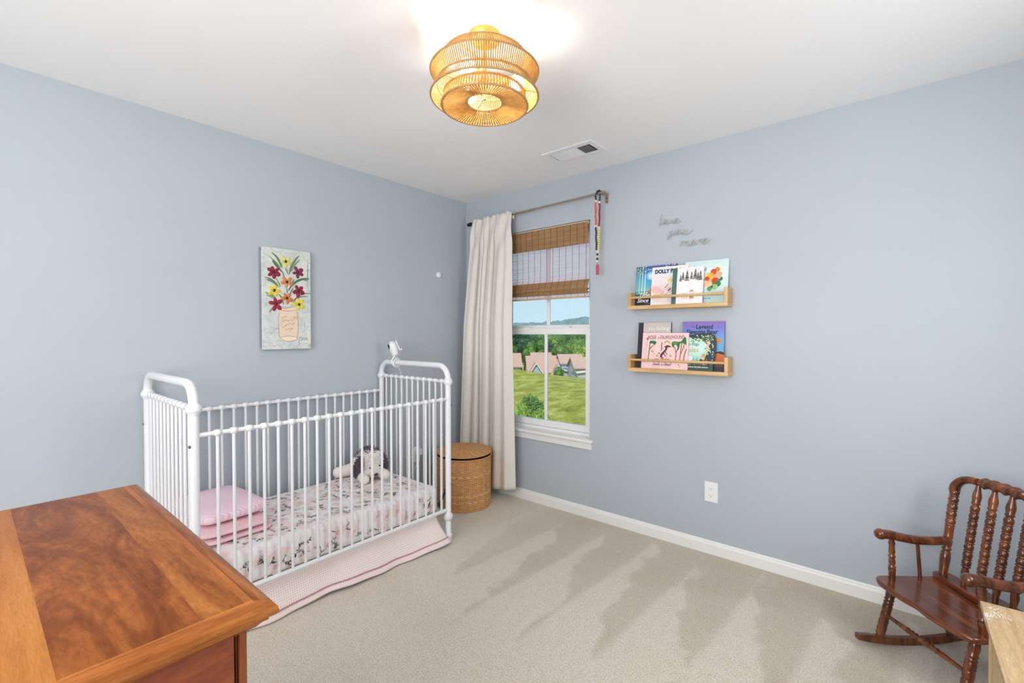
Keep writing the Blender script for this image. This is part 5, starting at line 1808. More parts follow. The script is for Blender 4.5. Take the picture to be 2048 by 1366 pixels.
def art_balls(m, fr, ik):
    w, h = 0.246, 0.256
    vgrad(m, fr, ik, w, h, [(0, (190, 222, 222)), (0.3, (206, 230, 228)), (0.7, (224, 238, 236)), (1, (204, 230, 228))], 10)
    B = [(0.104, 0.170, 0.015, (178, 208, 160)), (0.136, 0.168, 0.015, (190, 214, 186)), (0.092, 0.156, 0.013, (238, 186, 156)), (0.120, 0.150, 0.022, (246, 206, 170)), (0.150, 0.140, 0.022, (240, 176, 90)), (0.200, 0.168, 0.014, (236, 170, 130)),
         (0.182, 0.160, 0.017, (236, 170, 150)), (0.186, 0.196, 0.014, (226, 132, 30)), (0.165, 0.184, 0.017, (214, 72, 36)), (0.150, 0.162, 0.017, (240, 178, 32)), (0.130, 0.145, 0.013, (206, 60, 36)),
         (0.100, 0.134, 0.017, (112, 166, 106)), (0.086, 0.138, 0.013, (96, 152, 96)), (0.120, 0.118, 0.018, (244, 196, 156)), (0.204, 0.140, 0.013, (26, 110, 110)), (0.196, 0.148, 0.010, (176, 206, 130)), (0.176, 0.130, 0.020, (208, 58, 38)),
         (0.190, 0.112, 0.018, (46, 122, 66)), (0.164, 0.104, 0.012, (30, 100, 80)), (0.144, 0.112, 0.017, (246, 204, 150)), (0.174, 0.094, 0.017, (154, 200, 140)), (0.146, 0.084, 0.014, (94, 156, 100)), (0.158, 0.096, 0.008, (28, 108, 74))]
    for i, (x, y, r, c) in enumerate(B):
        m.disc(fr, x, y, r, None, 0.0005 + 0.00006 * i, ik(c), 0, 20)
    m.text(fr, 'The', 0.046, 0.216, 0.016, 0.0024, ik((110, 140, 140)), 0.3)
    m.text(fr, 'Wonderful', 0.020, 0.194, 0.030, 0.0024, ik((44, 62, 66)), 0.2, sx=0.78)
    m.stroke(fr, cr([(0.080, 0.072), (0.086, 0.084), (0.092, 0.096)], 4), 0.004, 0.0010, ik((120, 90, 76)))
    m.stroke(fr, [(0.05, 0.05), (w, 0.052)], 0.012, 0.0006, ik((170, 206, 206)))
    m.text(fr, 'Campbell Thomas', 0.030, 0.024, 0.017, 0.0014, ik((70, 110, 122)), 0.35)
    m.stroke(fr, [(0.08, 0.012), (0.135, 0.013)], 0.0014, 0.0010, ik((120, 160, 166)))


def art_grey(m, fr, ik):
    w, h = 0.212, 0.288
    vgrad(m, fr, ik, w, h, [(0, (60, 70, 74)), (0.25, (120, 132, 130)), (0.45, (176, 186, 184)), (0.6, (206, 200, 196)), (1, (200, 190, 186))], 14)
    m.poly(fr, [(0, 0), (0.034, 0), (0.034, h), (0, h)], 0.0005, ik((40, 36, 46)))
    m.stroke(fr, [(0.0345, 0), (0.0345, h)], 0.0014, 0.0008, ik((212, 226, 224)))
    m.text(fr, 'you belong', 0.066, 0.240, 0.033, 0.0010, ik((240, 240, 240)), 0.15, sx=0.9)
    m.text(fr, 'here', 0.100, 0.206, 0.033, 0.0010, ik((240, 240, 240)), 0.15)
    rnd = random.Random(2)
    for k in range(40):
        m.disc(fr, rnd.uniform(0.036, 0.052), rnd.uniform(0.01, 0.13), rnd.uniform(0.001, 0.004), None, 0.0009, ik([(34, 40, 40), (214, 222, 220), (110, 120, 116)][k % 3]), 0, 7)


def art_pink(m, fr, ik):
    w, h = 0.288, 0.222
    vgrad(m, fr, ik, w, h, [(0, (240, 204, 204)), (1, (240, 206, 204))], 2)
    m.text(fr, 'ROSIE', 0.034, 0.183, 0.033, 0.0012, ik((116, 50, 66)), 0, sx=0.62)
    m.text(fr, 'the', 0.094, 0.186, 0.017, 0.0012, ik((140, 80, 90)), 0.3)
    m.text(fr, 'TRUFFLE', 0.114, 0.184, 0.031, 0.0012, ik((116, 50, 66)), 0, sx=0.60)
    m.text(fr, 'HOUND', 0.186, 0.186, 0.031, 0.0012, ik((116, 50, 66)), 0, sx=0.66)
    bw = [ik((150, 84, 46)), ik((126, 76, 44)), ik((174, 100, 52))]
    for pts, k in (([(0.043, 0.050), (0.046, 0.110), (0.050, 0.160)], 1), ([(0.050, 0.120), (0.062, 0.136), (0.072, 0.146)], 1), ([(0.214, 0.050), (0.216, 0.100), (0.204, 0.138)], 0), ([(0.216, 0.100), (0.230, 0.140)], 0),
                   ([(0.240, 0.050), (0.244, 0.110), (0.246, 0.160)], 2), ([(0.243, 0.090), (0.258, 0.130), (0.264, 0.166)], 2), ([(0.262, 0.052), (0.270, 0.100), (0.278, 0.125)], 1), ([(0.124, 0.110), (0.126, 0.164)], 1)):
        m.stroke(fr, cr(pts, 5), 0.0052, 0.0007, bw[k])
    rnd = random.Random(8)
    for k in range(70):
        x = rnd.choice((rnd.uniform(0.008, 0.035), rnd.uniform(0.07, 0.19), rnd.uniform(0.225, 0.28)))
        y = rnd.uniform(0.060, 0.160)
        m.stroke(fr, [(x, y), (x + rnd.uniform(-0.004, 0.004), y + rnd.uniform(0.006, 0.02))], 0.0013, 0.0005, ik([(206, 166, 120), (190, 176, 140), (214, 180, 160), (150, 150, 120)][k % 4]))
    for k in range(60):
        m.disc(fr, rnd.uniform(0.06, 0.28), rnd.uniform(0.055, 0.150), rnd.uniform(0.0009, 0.002), None, 0.0006, ik([(92, 110, 96), (160, 60, 60), (110, 90, 80)][k % 3]), 0, 6)
    g1, g2, g3 = ik((24, 112, 62)), ik((88, 140, 56)), ik((150, 164, 100))
    m.poly(fr, cr([(0.046, 0.160), (0.052, 0.172), (0.075, 0.172), (0.090, 0.166), (0.086, 0.152), (0.078, 0.146), (0.066, 0.156), (0.052, 0.154)], 4, True), 0.0010, g1)
    m.poly(fr, cr([(0.186, 0.158), (0.200, 0.170), (0.225, 0.168), (0.245, 0.172), (0.262, 0.196), (0.272, 0.190), (0.276, 0.150), (0.262, 0.158), (0.238, 0.158), (0.234, 0.130), (0.226, 0.116), (0.222, 0.140), (0.208, 0.150), (0.196, 0.132)], 4, True), 0.0010, g1)
    m.poly(fr, cr([(0.190, 0.156), (0.202, 0.166), (0.222, 0.164), (0.220, 0.150), (0.202, 0.152)], 4, True), 0.0012, g2)
    m.stroke(fr, cr([(0.140, 0.152), (0.150, 0.168), (0.166, 0.168), (0.180, 0.150)], 6), 0.008, 0.0009, g3, taper=True)
    m.disc(fr, 0.032, 0.184, 0.005, 0.008, 0.0009, g1)
    for x, y in ((0.066, 0.108), (0.100, 0.080), (0.184, 0.082), (0.262, 0.050)):
        m.disc(fr, x, y, 0.008 if x < 0.25 else 0.020, 0.008, 0.0008, ik((206, 164, 90) if x < 0.25 else (150, 130, 60)))
    dk = ik((84, 46, 38))
    m.poly(fr, cr([(0.118, 0.078), (0.124, 0.094), (0.146, 0.118), (0.152, 0.134), (0.160, 0.134), (0.160, 0.120), (0.144, 0.098), (0.126, 0.072)], 4, True), 0.0013, dk)
    m.poly(fr, cr([(0.146, 0.134), (0.154, 0.143), (0.162, 0.147), (0.184, 0.139), (0.182, 0.135), (0.166, 0.133), (0.158, 0.128)], 4, True), 0.0014, dk)
    for pts in ([(0.120, 0.078), (0.130, 0.068), (0.126, 0.052)], [(0.124, 0.078), (0.138, 0.068), (0.136, 0.052)], [(0.140, 0.100), (0.150, 0.078), (0.158, 0.080)], [(0.150, 0.110), (0.158, 0.090), (0.166, 0.092)], [(0.148, 0.140), (0.142, 0.134)]):
        m.stroke(fr, pts, 0.0040, 0.0013, dk)
    m.disc(fr, 0.112, 0.096, 0.0045, None, 0.0013, dk)
    for x in (0.098, 0.170):
        m.stroke(fr, [(x + 0.018 * math.cos(2 * PI * i / 24), 0.042 + 0.018 * math.sin(2 * PI * i / 24)) for i in range(25)], 0.0028, 0.0012, ik((112, 70, 126)))
        m.stroke(fr, [(x + 0.013 * math.cos(2 * PI * i / 24), 0.042 + 0.013 * math.sin(2 * PI * i / 24)) for i in range(25)], 0.0014, 0.0012, ik((206, 120, 170)))
    m.stroke(fr, [(0.098, 0.042), (0.116, 0.072), (0.150, 0.060), (0.170, 0.042)], 0.0036, 0.0011, ik((226, 120, 170))); m.stroke(fr, [(0.150, 0.058), (0.166, 0.074)], 0.003, 0.0011, ik((196, 90, 170)))
    m.text(fr, 'jennie kindland', 0.072, 0.0195, 0.020, 0.0012, ik((86, 60, 60)), 0.35, sx=0.98)
    for k in range(30):
        m.disc(fr, rnd.uniform(0.01, 0.28), rnd.uniform(0.004, 0.014), 0.0016, 0.001, 0.0008, ik([(176, 120, 110), (150, 140, 110)][k % 2]), 0, 6)
    for x, y in ((0.242, 0.018), (0.236, 0.028)):
        m.disc(fr, x, y, 0.0032, None, 0.0010, ik((176, 40, 56)))


def art_leaves(m, fr, ik):
    w, h = 0.250, 0.209
    vgrad(m, fr, ik, w, h, [(0, (44, 72, 72)), (0.16, (44, 72, 70)), (0.2, (130, 160, 110)), (0.28, (160, 206, 190)), (0.55, (206, 236, 224)), (1, (184, 226, 214))], 16)
    for x in (0.085, 0.105, 0.125, 0.140, 0.158):
        m.poly(fr, [(x - 0.010, 0.044), (x + 0.010, 0.044), (x, 0.080 + (x * 997 % 0.02))], 0.0006, ik((140, 190, 172)))
    rnd = random.Random(17)
    nv = ik((28, 52, 70))
    m.poly(fr, cr([(0.250, 0.209), (0.250, 0.044), (0.170, 0.044), (0.186, 0.076), (0.206, 0.084), (0.212, 0.104), (0.226, 0.130), (0.214, 0.150), (0.200, 0.166), (0.176, 0.186), (0.120, 0.192), (0.110, 0.209)], 4, True), 0.0006, nv)
    for k in range(110):
        t = rnd.random()
        if t < 0.45:
            x, y = rnd.uniform(0.12, 0.248), rnd.uniform(0.170, 0.207)
        else:
            x, y = rnd.uniform(0.198, 0.248), rnd.uniform(0.045, 0.207)
        a = rnd.uniform(0, PI)
        m.disc(fr, x, y, rnd.uniform(0.004, 0.008), rnd.uniform(0.0018, 0.0034), 0.0009 + 0.000004 * k, ik([(150, 180, 60), (226, 232, 206), (40, 90, 80), (120, 150, 70), (210, 214, 150), (20, 44, 60)][k % 6]), a, 8)
    for x, y in ((0.220, 0.160), (0.214, 0.150), (0.196, 0.046)):
        for q in range(5):
            m.disc(fr, x + 0.007 * math.cos(q * 1.256), y + 0.007 * math.sin(q * 1.256), 0.006, 0.004, 0.0016, ik((244, 204, 180)), q * 1.256, 8)
    m.disc(fr, 0.194, 0.076, 0.011, 0.016, 0.0015, ik((232, 160, 100))); m.disc(fr, 0.194, 0.092, 0.008, 0.006, 0.0016, ik((150, 170, 60))); m.disc(fr, 0.190, 0.072, 0.006, None, 0.0017, ik((246, 214, 180)))
    for x, a in ((0.140, 0.4), (0.156, 1.0), (0.128, 0.1)):
        m.disc(fr, x, 0.052, 0.010, 0.004, 0.0010, ik((104, 80, 44)), a, 8)
    m.disc(fr, 0.117, 0.070, 0.014, None, 0.0010, ik((246, 242, 242)))
    for z in (0.075, 0.070, 0.065):
        m.stroke(fr, [(0.110, z), (0.124, z)], 0.0013, 0.0012, ik((190, 180, 186)))
    m.text(fr, 'Lift-the-flap', 0.030, 0.146, 0.030, 0.0018, ik((56, 110, 112)), 0, sx=0.98)
    m.text(fr, 'Fairy Tales', 0.006, 0.108, 0.043, 0.0018, ik((196, 164, 90)), 0, sx=0.86)
    m.text(fr, 'six fabulous fairytale scenes', 0.082, 0.016, 0.0135, 0.0012, ik((240, 240, 230)), 0, bold=0.0002, sx=0.93)
    for k in range(50):
        m.disc(fr, rnd.uniform(0.09, 0.245), rnd.uniform(0.032, 0.044), rnd.uniform(0.001, 0.0026), None, 0.0009, ik([(130, 140, 70), (226, 190, 130), (110, 120, 130)][k % 3]), 0, 6)


def art_bear(m, fr, ik):
    w, h = 0.240, 0.290
    vgrad(m, fr, ik, w, h, [(0, (18, 26, 60)), (0.10, (20, 30, 66)), (0.13, (206, 120, 36)), (0.30, (196, 110, 40)), (0.31, (96, 170, 206)), (0.62, (104, 168, 222)), (0.82, (112, 128, 206)), (1, (140, 104, 186))], 22)
    m.poly(fr, cr([(0.150, 0.100), (0.190, 0.112), (0.240, 0.100), (0.240, 0.050), (0.170, 0.052)], 4, True), 0.0006, ik((208, 106, 34)))
    m.poly(fr, cr([(0.190, 0.104), (0.216, 0.114), (0.238, 0.110), (0.240, 0.096), (0.214, 0.102)], 4, True), 0.0008, ik((40, 30, 44)))
    m.poly(fr, cr([(0.140, 0.150), (0.160, 0.190), (0.196, 0.196), (0.222, 0.180), (0.232, 0.170), (0.214, 0.164), (0.198, 0.160), (0.186, 0.138), (0.176, 0.110)], 4, True), 0.0008, ik((214, 130, 60)))
    m.stroke(fr, [(0.007, 0), (0.007, h)], 0.0016, 0.0006, ik((150, 120, 196)))
    nv = ik((24, 26, 66))
    m.text(fr, 'The', 0.042, 0.252, 0.020, 0.0012, ik((140, 80, 130)), 0.3)
    m.text(fr, 'Legend', 0.078, 0.246, 0.037, 0.0012, nv, 0, bold=0.0008, sx=0.92)
    m.text(fr, 'of', 0.196, 0.252, 0.020, 0.0012, ik((110, 90, 150)), 0.3)
    m.text(fr, 'Sleeping Bear', 0.024, 0.217, 0.036, 0.0012, nv, 0, bold=0.0008, sx=0.92)


Z1, Z2 = 1.4812, 1.0877
book(1.592, 0.262, 0.255, 0.010, -0.046, -0.013, Z1, (60, 88, 150), 'blue book with an orange fox under a pale moon, left on the upper ledge', art_fox)
book(1.905, 0.246, 0.256, 0.010, -0.046, -0.013, Z1, (206, 230, 228), 'pale mint book covered in coloured balls, right end of the upper ledge', art_balls)
book(1.704, 0.226, 0.240, 0.009, -0.061, -0.028, Z1, (244, 236, 234), 'pale pink meadow book with navy capitals, in front of the fox book', art_mountain)
book(1.842, 0.180, 0.222, 0.011, -0.078, -0.044, Z1, (244, 240, 242), 'white fir tree book with a green cloth spine, foremost on the upper ledge', art_forest, spine=(58, 96, 92))
book(1.608, 0.212, 0.288, 0.012, -0.046, -0.015, Z2, (44, 40, 48), 'tall grey book with a wide black spine, left end of the lower ledge', art_grey, spine=(38, 34, 42))
book(1.892, 0.240, 0.290, 0.009, -0.046, -0.013, Z2, (112, 92, 170), 'tall purple and blue book with a bear, right end of the lower ledge', art_bear)
book(1.832, 0.250, 0.209, 0.013, -0.066, -0.040, Z2, (30, 54, 66), 'mint and navy leafy fairytale book in front of the purple one', art_leaves)
book(1.653, 0.288, 0.222, 0.009, -0.079, -0.050, Z2, (240, 206, 204), 'wide pink book with a brown dog riding a bicycle, foremost on the lower ledge', art_pink)
# ---------------------------------------------------------------- dresser
DX0, DX1, DY0, DY1, DZ = 1.305, 2.174, -3.06, -2.527, 0.900
SCUFF = ((204, 176, 160), 0.395, 5.0, 0.5)
M['leaf_dark'] = wood('flame_mahogany_dark', (94, 45, 17), (124, 67, 28), (154, 90, 41), axis=0, scale=2.3, stretch=4.2, rough=0.24, dist=1.9, figure=True, coat=0.0, spec=0.08, scuff=SCUFF, rot=(0, 0, R(20)))
M['leaf_light'] = wood('flame_mahogany_light', (114, 62, 26), (142, 83, 36), (164, 103, 49), axis=0, scale=2.4, stretch=4.6, rough=0.24, dist=1.6, figure=True, coat=0.0, spec=0.08, scuff=SCUFF, rot=(0, 0, R(-24)))
M['crossband'] = wood('crossband_veneer', (130, 70, 32), (154, 90, 44), (172, 106, 56), axis=0, scale=3.0, stretch=12, rough=0.28, dist=0.3, coat=0.0, spec=0.08)
M['honey'] = wood('honey_band_veneer', (146, 84, 36), (166, 104, 48), (182, 120, 62), axis=0, scale=2.6, stretch=9, rough=0.28, dist=0.3, coat=0.0, spec=0.08, scuff=SCUFF)
M['dtrim'] = wood('dresser_edge_moulding', (120, 64, 28), (158, 94, 46), (186, 122, 66), axis=1, scale=4, stretch=14, rough=0.25, dist=0.3, coat=0.0, spec=0.12)
M['dtrimx'] = wood('dresser_end_moulding', (116, 62, 28), (150, 88, 42), (176, 112, 58), axis=0, scale=4, stretch=14, rough=0.25, dist=0.3, coat=0.0, spec=0.12)
M['dside'] = wood('red_mahogany_panel', (84, 30, 14), (118, 48, 22), (146, 70, 34), axis=1, scale=2.2, stretch=3.5, rough=0.28, dist=1.6, coat=0.2, rot=(R(20), 0, 0))
M['dcase'] = wood('dresser_case', (108, 50, 22), (142, 74, 34), (170, 98, 48), axis=2, scale=4, stretch=14, rough=0.3, dist=0.3, coat=0.2)
dr = thing('dresser', ((DX0 + DX1) / 2, (DY0 + DY1) / 2, 0), 'polished reddish-brown wooden dresser with an inlaid veneer top, nearest the camera', 'dresser')
EW = 0.028
m = MB()
xa, xb = DX0 + EW, DX1 - EW
for y0, y1, k in ((-2.566, DY1 - EW, 2), (-2.621, -2.566, 1), (-2.768, -2.621, 0), (DY0 + EW, -2.768, 3)):
    m.add([(xa, y0, DZ), (xb, y0, DZ), (xb, y1, DZ), (xa, y1, DZ)], [(0, 1, 2, 3)], k)
m.box(xa, xb, DY0 + EW, DY1 - EW, DZ - 0.020, DZ - 0.0002, 2)
m.build('veneered_top', [M['leaf_dark'], M['leaf_light'], M['crossband'], M['honey']], dr)
# moulded edge swept round the top
prof = [(0.0, 0.0), (0.0022, -0.0022), (0.006, -0.0012), (0.016, -0.0028), (0.0225, -0.006), (0.0265, -0.011), (0.028, -0.017), (0.0255, -0.0225), (0.019, -0.0255), (0.017, -0.0275), (0.0165, -0.031), (0.010, -0.035), (0.003, -0.042), (-0.004, -0.045), (-0.004, -0.020)]


def edge_run(p0, p1, out, name, mat):
    m = MB()
    p0, p1, out = Vector(p0), Vector(p1), Vector(out)
    along = (p1 - p0).normalized()
    vv = []
    for p, sg in ((p0, -1), (p1, 1)):
        for d, z in prof:
            vv.append(p + out * d + along * sg * d + Vector((0, 0, z)))
    k = len(prof)
    ff = [(i, i + 1, k + i + 1, k + i) for i in range(k - 1)]
    m.add(vv, ff, 0, True)
    o = m.build(name, mat, dr)
    bm = bmesh.new(); bm.from_mesh(o.data); bmesh.ops.recalc_face_normals(bm, faces=bm.faces)
    # make the top strip face up
    up = [f for f in bm.faces if f.normal.z < -0.3 and f.calc_center_median().z > DZ - 0.006]
    if up:
        bmesh.ops.reverse_faces(bm, faces=bm.faces)
    bm.to_mesh(o.data); bm.free()
    o.data.set_sharp_from_angle(angle=R(50))
    return o


edge_run((xa, DY1 - EW, DZ), (xb, DY1 - EW, DZ), (0, 1, 0), 'top_moulding', M['dtrimx'])
edge_run((xb, DY0 + EW, DZ), (xb, DY1 - EW, DZ), (1, 0, 0), 'top_moulding', M['dtrim'])
edge_run((xa, DY0 + EW, DZ), (xa, DY1 - EW, DZ), (-1, 0, 0), 'top_moulding', M['dtrim'])
cx0, cx1, cy0, cy1 = DX0 + 0.034, DX1 - 0.034, DY0 + 0.02, DY1 - 0.034
m = MB()
m.box(cx0, cx1 - 0.03, cy0, cy1 - 0.012, 0.06, DZ - 0.022)
m.build('carcass', M['dcase'], dr)
m = MB()
m.box(cx1 - 0.0119, cx1, cy1 - 0.010, cy1, 0.0, DZ - 0.040); m.box(cx1 - 0.0119, cx1, cy0, cy0 + 0.012, 0.0, DZ - 0.040)
m.box(cx0, cx1 - 0.012, cy1 - 0.0119, cy1, 0.0, DZ - 0.040); m.box(cx1 - 0.0119, cx1, cy0 + 0.012, cy1 - 0.010, 0.06, 0.12)
m.build('corner_post', M['dcase'], dr, bevel=0.0012)
m = MB(); m.box(cx1 - 0.0118, cx1 - 0.003, cy0 + 0.016, cy1 - 0.0165, 0.125, DZ - 0.046)
tag(m.build('side_panel', M['dside'], dr, bevel=0.001), 'darker red-brown flame panel')
m = MB()
for k in range(3):
    m = MB(); m.box(cx0 + 0.02, cx1 - 0.03, cy1 - 0.0005, cy1 + 0.006, 0.12 + 0.245 * k, 0.355 + 0.245 * k)
    df = m.build('drawer_front', M['dside'], dr, bevel=0.003)
    for x in (cx0 + 0.2, cx1 - 0.2):
        q = MB(); q.lathe((x, cy1 + 0.006, 0.237 + 0.245 * k), (x, cy1 + 0.024, 0.237 + 0.245 * k), [(0, 0.008), (0.4, 0.006), (0.7, 0.014), (1, 0.010)], 16); q.build('knob', M['brass'], df)

# ---------------------------------------------------------------- child's rocking chair
CY = 0.7353
M['chair'] = wood('glossy_maple_stain', (56, 25, 10), (96, 47, 19), (134, 74, 34), axis=2, scale=5, stretch=5, rough=0.22, dist=0.8, coat=0.5)
M['chair_seat'] = wood('glossy_maple_stain_seat', (66, 30, 12), (102, 49, 21), (134, 70, 32), axis=0, scale=4, stretch=8, rough=0.2, dist=0.6, coat=0.5)
ch = thing('rocking_chair', (3.014, -0.4575, 0), "child's dark glossy wooden rocking chair with bobbin-turned spindles, right of the outlet", 'rocking chair', rz=CY - PI / 2)
OFF = 0.008


def L(u, b_, z):
    return Vector((u + OFF, b_, z))


def bobbin(t0, t1, n, r, ring=0.0):
    """bead-and-reel turning between t0 and t1"""
    out = []
    d = (t1 - t0) / n
    for i in range(n):
        a = t0 + d * i
        out += [(a, r * 0.76), (a + d * 0.04, r * 0.98), (a + d * 0.11, r * 1.03), (a + d * 0.17, r * 0.96), (a + d * 0.20, r * 0.78), (a + d * 0.28, r * 0.90), (a + d * 0.45, r * 1.0), (a + d * 0.65, r * 1.0), (a + d * 0.84, r * 0.92), (a + d * 0.96, r * 0.76)]
    out.append((t1, r * 0.66))
    return out


m = MB()
outl = cr([(-0.150, -0.088), (-0.185, -0.078), (-0.206, -0.052), (-0.204, 0.02), (-0.196, 0.12), (-0.192, 0.215), (-0.170, 0.235), (0, 0.245), (0.170, 0.235), (0.192, 0.215), (0.196, 0.12), (0.204, 0.02), (0.206, -0.052), (0.185, -0.078), (0.150, -0.088), (0.06, -0.092), (0, -0.084), (-0.06, -0.092)], 5, True)
k = len(outl)
lay = [(0.95, 0.2535), (0.985, 0.256), (1.0, 0.262), (1.0, 0.270), (0.988, 0.2755), (0.965, 0.277)]
cxm, cym = 0.0, 0.075
vv = []
for s, z in lay:
    for x, y in outl:
        vv.append(L(cxm + (x - cxm) * s, cym + (y - cym) * s, z))
ff = [(i * k + j, i * k + (j + 1) % k, (i + 1) * k + (j + 1) % k, (i + 1) * k + j) for i in range(len(lay) - 1) for j in range(k)]
m.add(vv, ff, 0, True)
# slightly dished top
rings = [0.965, 0.8, 0.55, 0.3, 0.08]
vv = []
for i, s in enumerate(rings):
    for x, y in outl:
        vv.append(L(cxm + (x - cxm) * s, cym + (y - cym) * s, 0.277 - 0.004 * (1 - (s / 0.965) ** 2)))
ff = [(i * k + j, i * k + (j + 1) % k, (i + 1) * k + (j + 1) % k, (i + 1) * k + j) for i in range(len(rings) - 1) for j in range(k)]
ff.append(tuple((len(rings) - 1) * k + j for j in range(k)))
m.add(vv, ff, 0, True)
m.add(vv[:0] + [L(cxm + (x - cxm) * 0.95, cym + (y - cym) * 0.95, 0.2535) for x, y in outl], [tuple(reversed(range(k)))], 0)
m.build('seat', M['chair_seat'], ch, local=True)
m = MB()
fe = [(-0.196, 0.188), (-0.186, 0.172), (-0.12, 0.168), (0, 0.152), (0.12, 0.168), (0.186, 0.172), (0.196, 0.188)]
be = [(0.190, 0.226), (0.10, 0.236), (0, 0.240), (-0.10, 0.236), (-0.190, 0.226)]
ol = cr(fe + be, 5, True); k = len(ol)
vv = []
lay = [(1, 0.2765), (1.0, 0.290), (0.985, 0.2955), (0.95, 0.297)]
for s, z in lay:
    for x, y in ol:
        vv.append(L(x * (0.5 + 0.5 * s), 0.20 + (y - 0.20) * s, z))
ff = [(i * k + j, i * k + (j + 1) % k, (i + 1) * k + (j + 1) % k, (i + 1) * k + j) for i in range(len(lay) - 1) for j in range(k)]
m.add(vv, ff, 0, True)
m.add([L(x * 0.975, 0.20 + (y - 0.20) * 0.95, 0.297) for x, y in ol], [tuple(range(k))], 0)
m.build('rear_seat_rail', M['chair_seat'], ch, local=True)


def backb(z):
    return 0.198 + 0.156 * (z - 0.29)


post = [(0, 0.0135), (0.05, 0.0150), (0.20, 0.0178), (0.27, 0.0155), (0.285, 0.0115), (0.30, 0.0160), (0.315, 0.0165), (0.325, 0.0120), (0.35, 0.0150), (0.39, 0.0165), (0.42, 0.0150), (0.43, 0.0125), (0.44, 0.0165), (0.455, 0.0150), (0.555, 0.0150), (0.565, 0.0165)]
post += bobbin(0.575, 1.0, 5, 0.0172)
sp = [(0, 0.0085), (0.04, 0.0090), (0.13, 0.0130), (0.17, 0.0100)] + bobbin(0.18, 0.80, 8, 0.0150) + [(0.81, 0.0120), (0.82, 0.0150), (0.835, 0.0125), (0.88, 0.0150), (0.91, 0.0140), (0.96, 0.0095), (1.0, 0.0080)]
for sg in (-1, 1):
    m = MB(); m.lathe(L(sg * 0.172, backb(0.292), 0.292), L(sg * 0.180, backb(0.650), 0.650), post, 18); m.build('back_post', M['chair'], ch, local=True)
for u in (-0.0885, -0.0295, 0.0295, 0.0885):
    m = MB(); m.lathe(L(u, backb(0.294), 0.294), L(u * 1.04, backb(0.694), 0.694), sp, 16); m.build('back_spindle', M['chair'], ch, local=True)
for sg in (-1, 1):                      # curved corner pieces of the crest
    path = cr([L(sg * 0.182, backb(0.644), 0.642), L(sg * 0.178, backb(0.668), 0.668), L(sg * 0.158, backb(0.692), 0.692), L(sg * 0.130, backb(0.704), 0.704), L(sg * 0.098, backb(0.706), 0.706)], 6)
    n_ = len(path)
    m = MB(); m.tube(path, [0.0205 - 0.004 * abs(i / (n_ - 1) - 0.1) for i in range(n_)], 14, flat=0.85); m.build('crest_corner', M['chair'], ch, local=True)
m = MB()


def twist(u, v):
    x = -0.100 + 0.200 * v
    env = 0.0085 + 0.0115 * min(1, math.sin(PI * min(max(v, 0.0), 1.0)) * 2.2)
    a = 2 * PI * u
    r = env * (1 + 0.16 * math.sin(2 * a + v * 34))
    zc = 0.706 + 0.004 * math.sin(PI * v)
    return L(x, backb(zc) + r * 0.9 * math.cos(a), zc + r * math.sin(a))


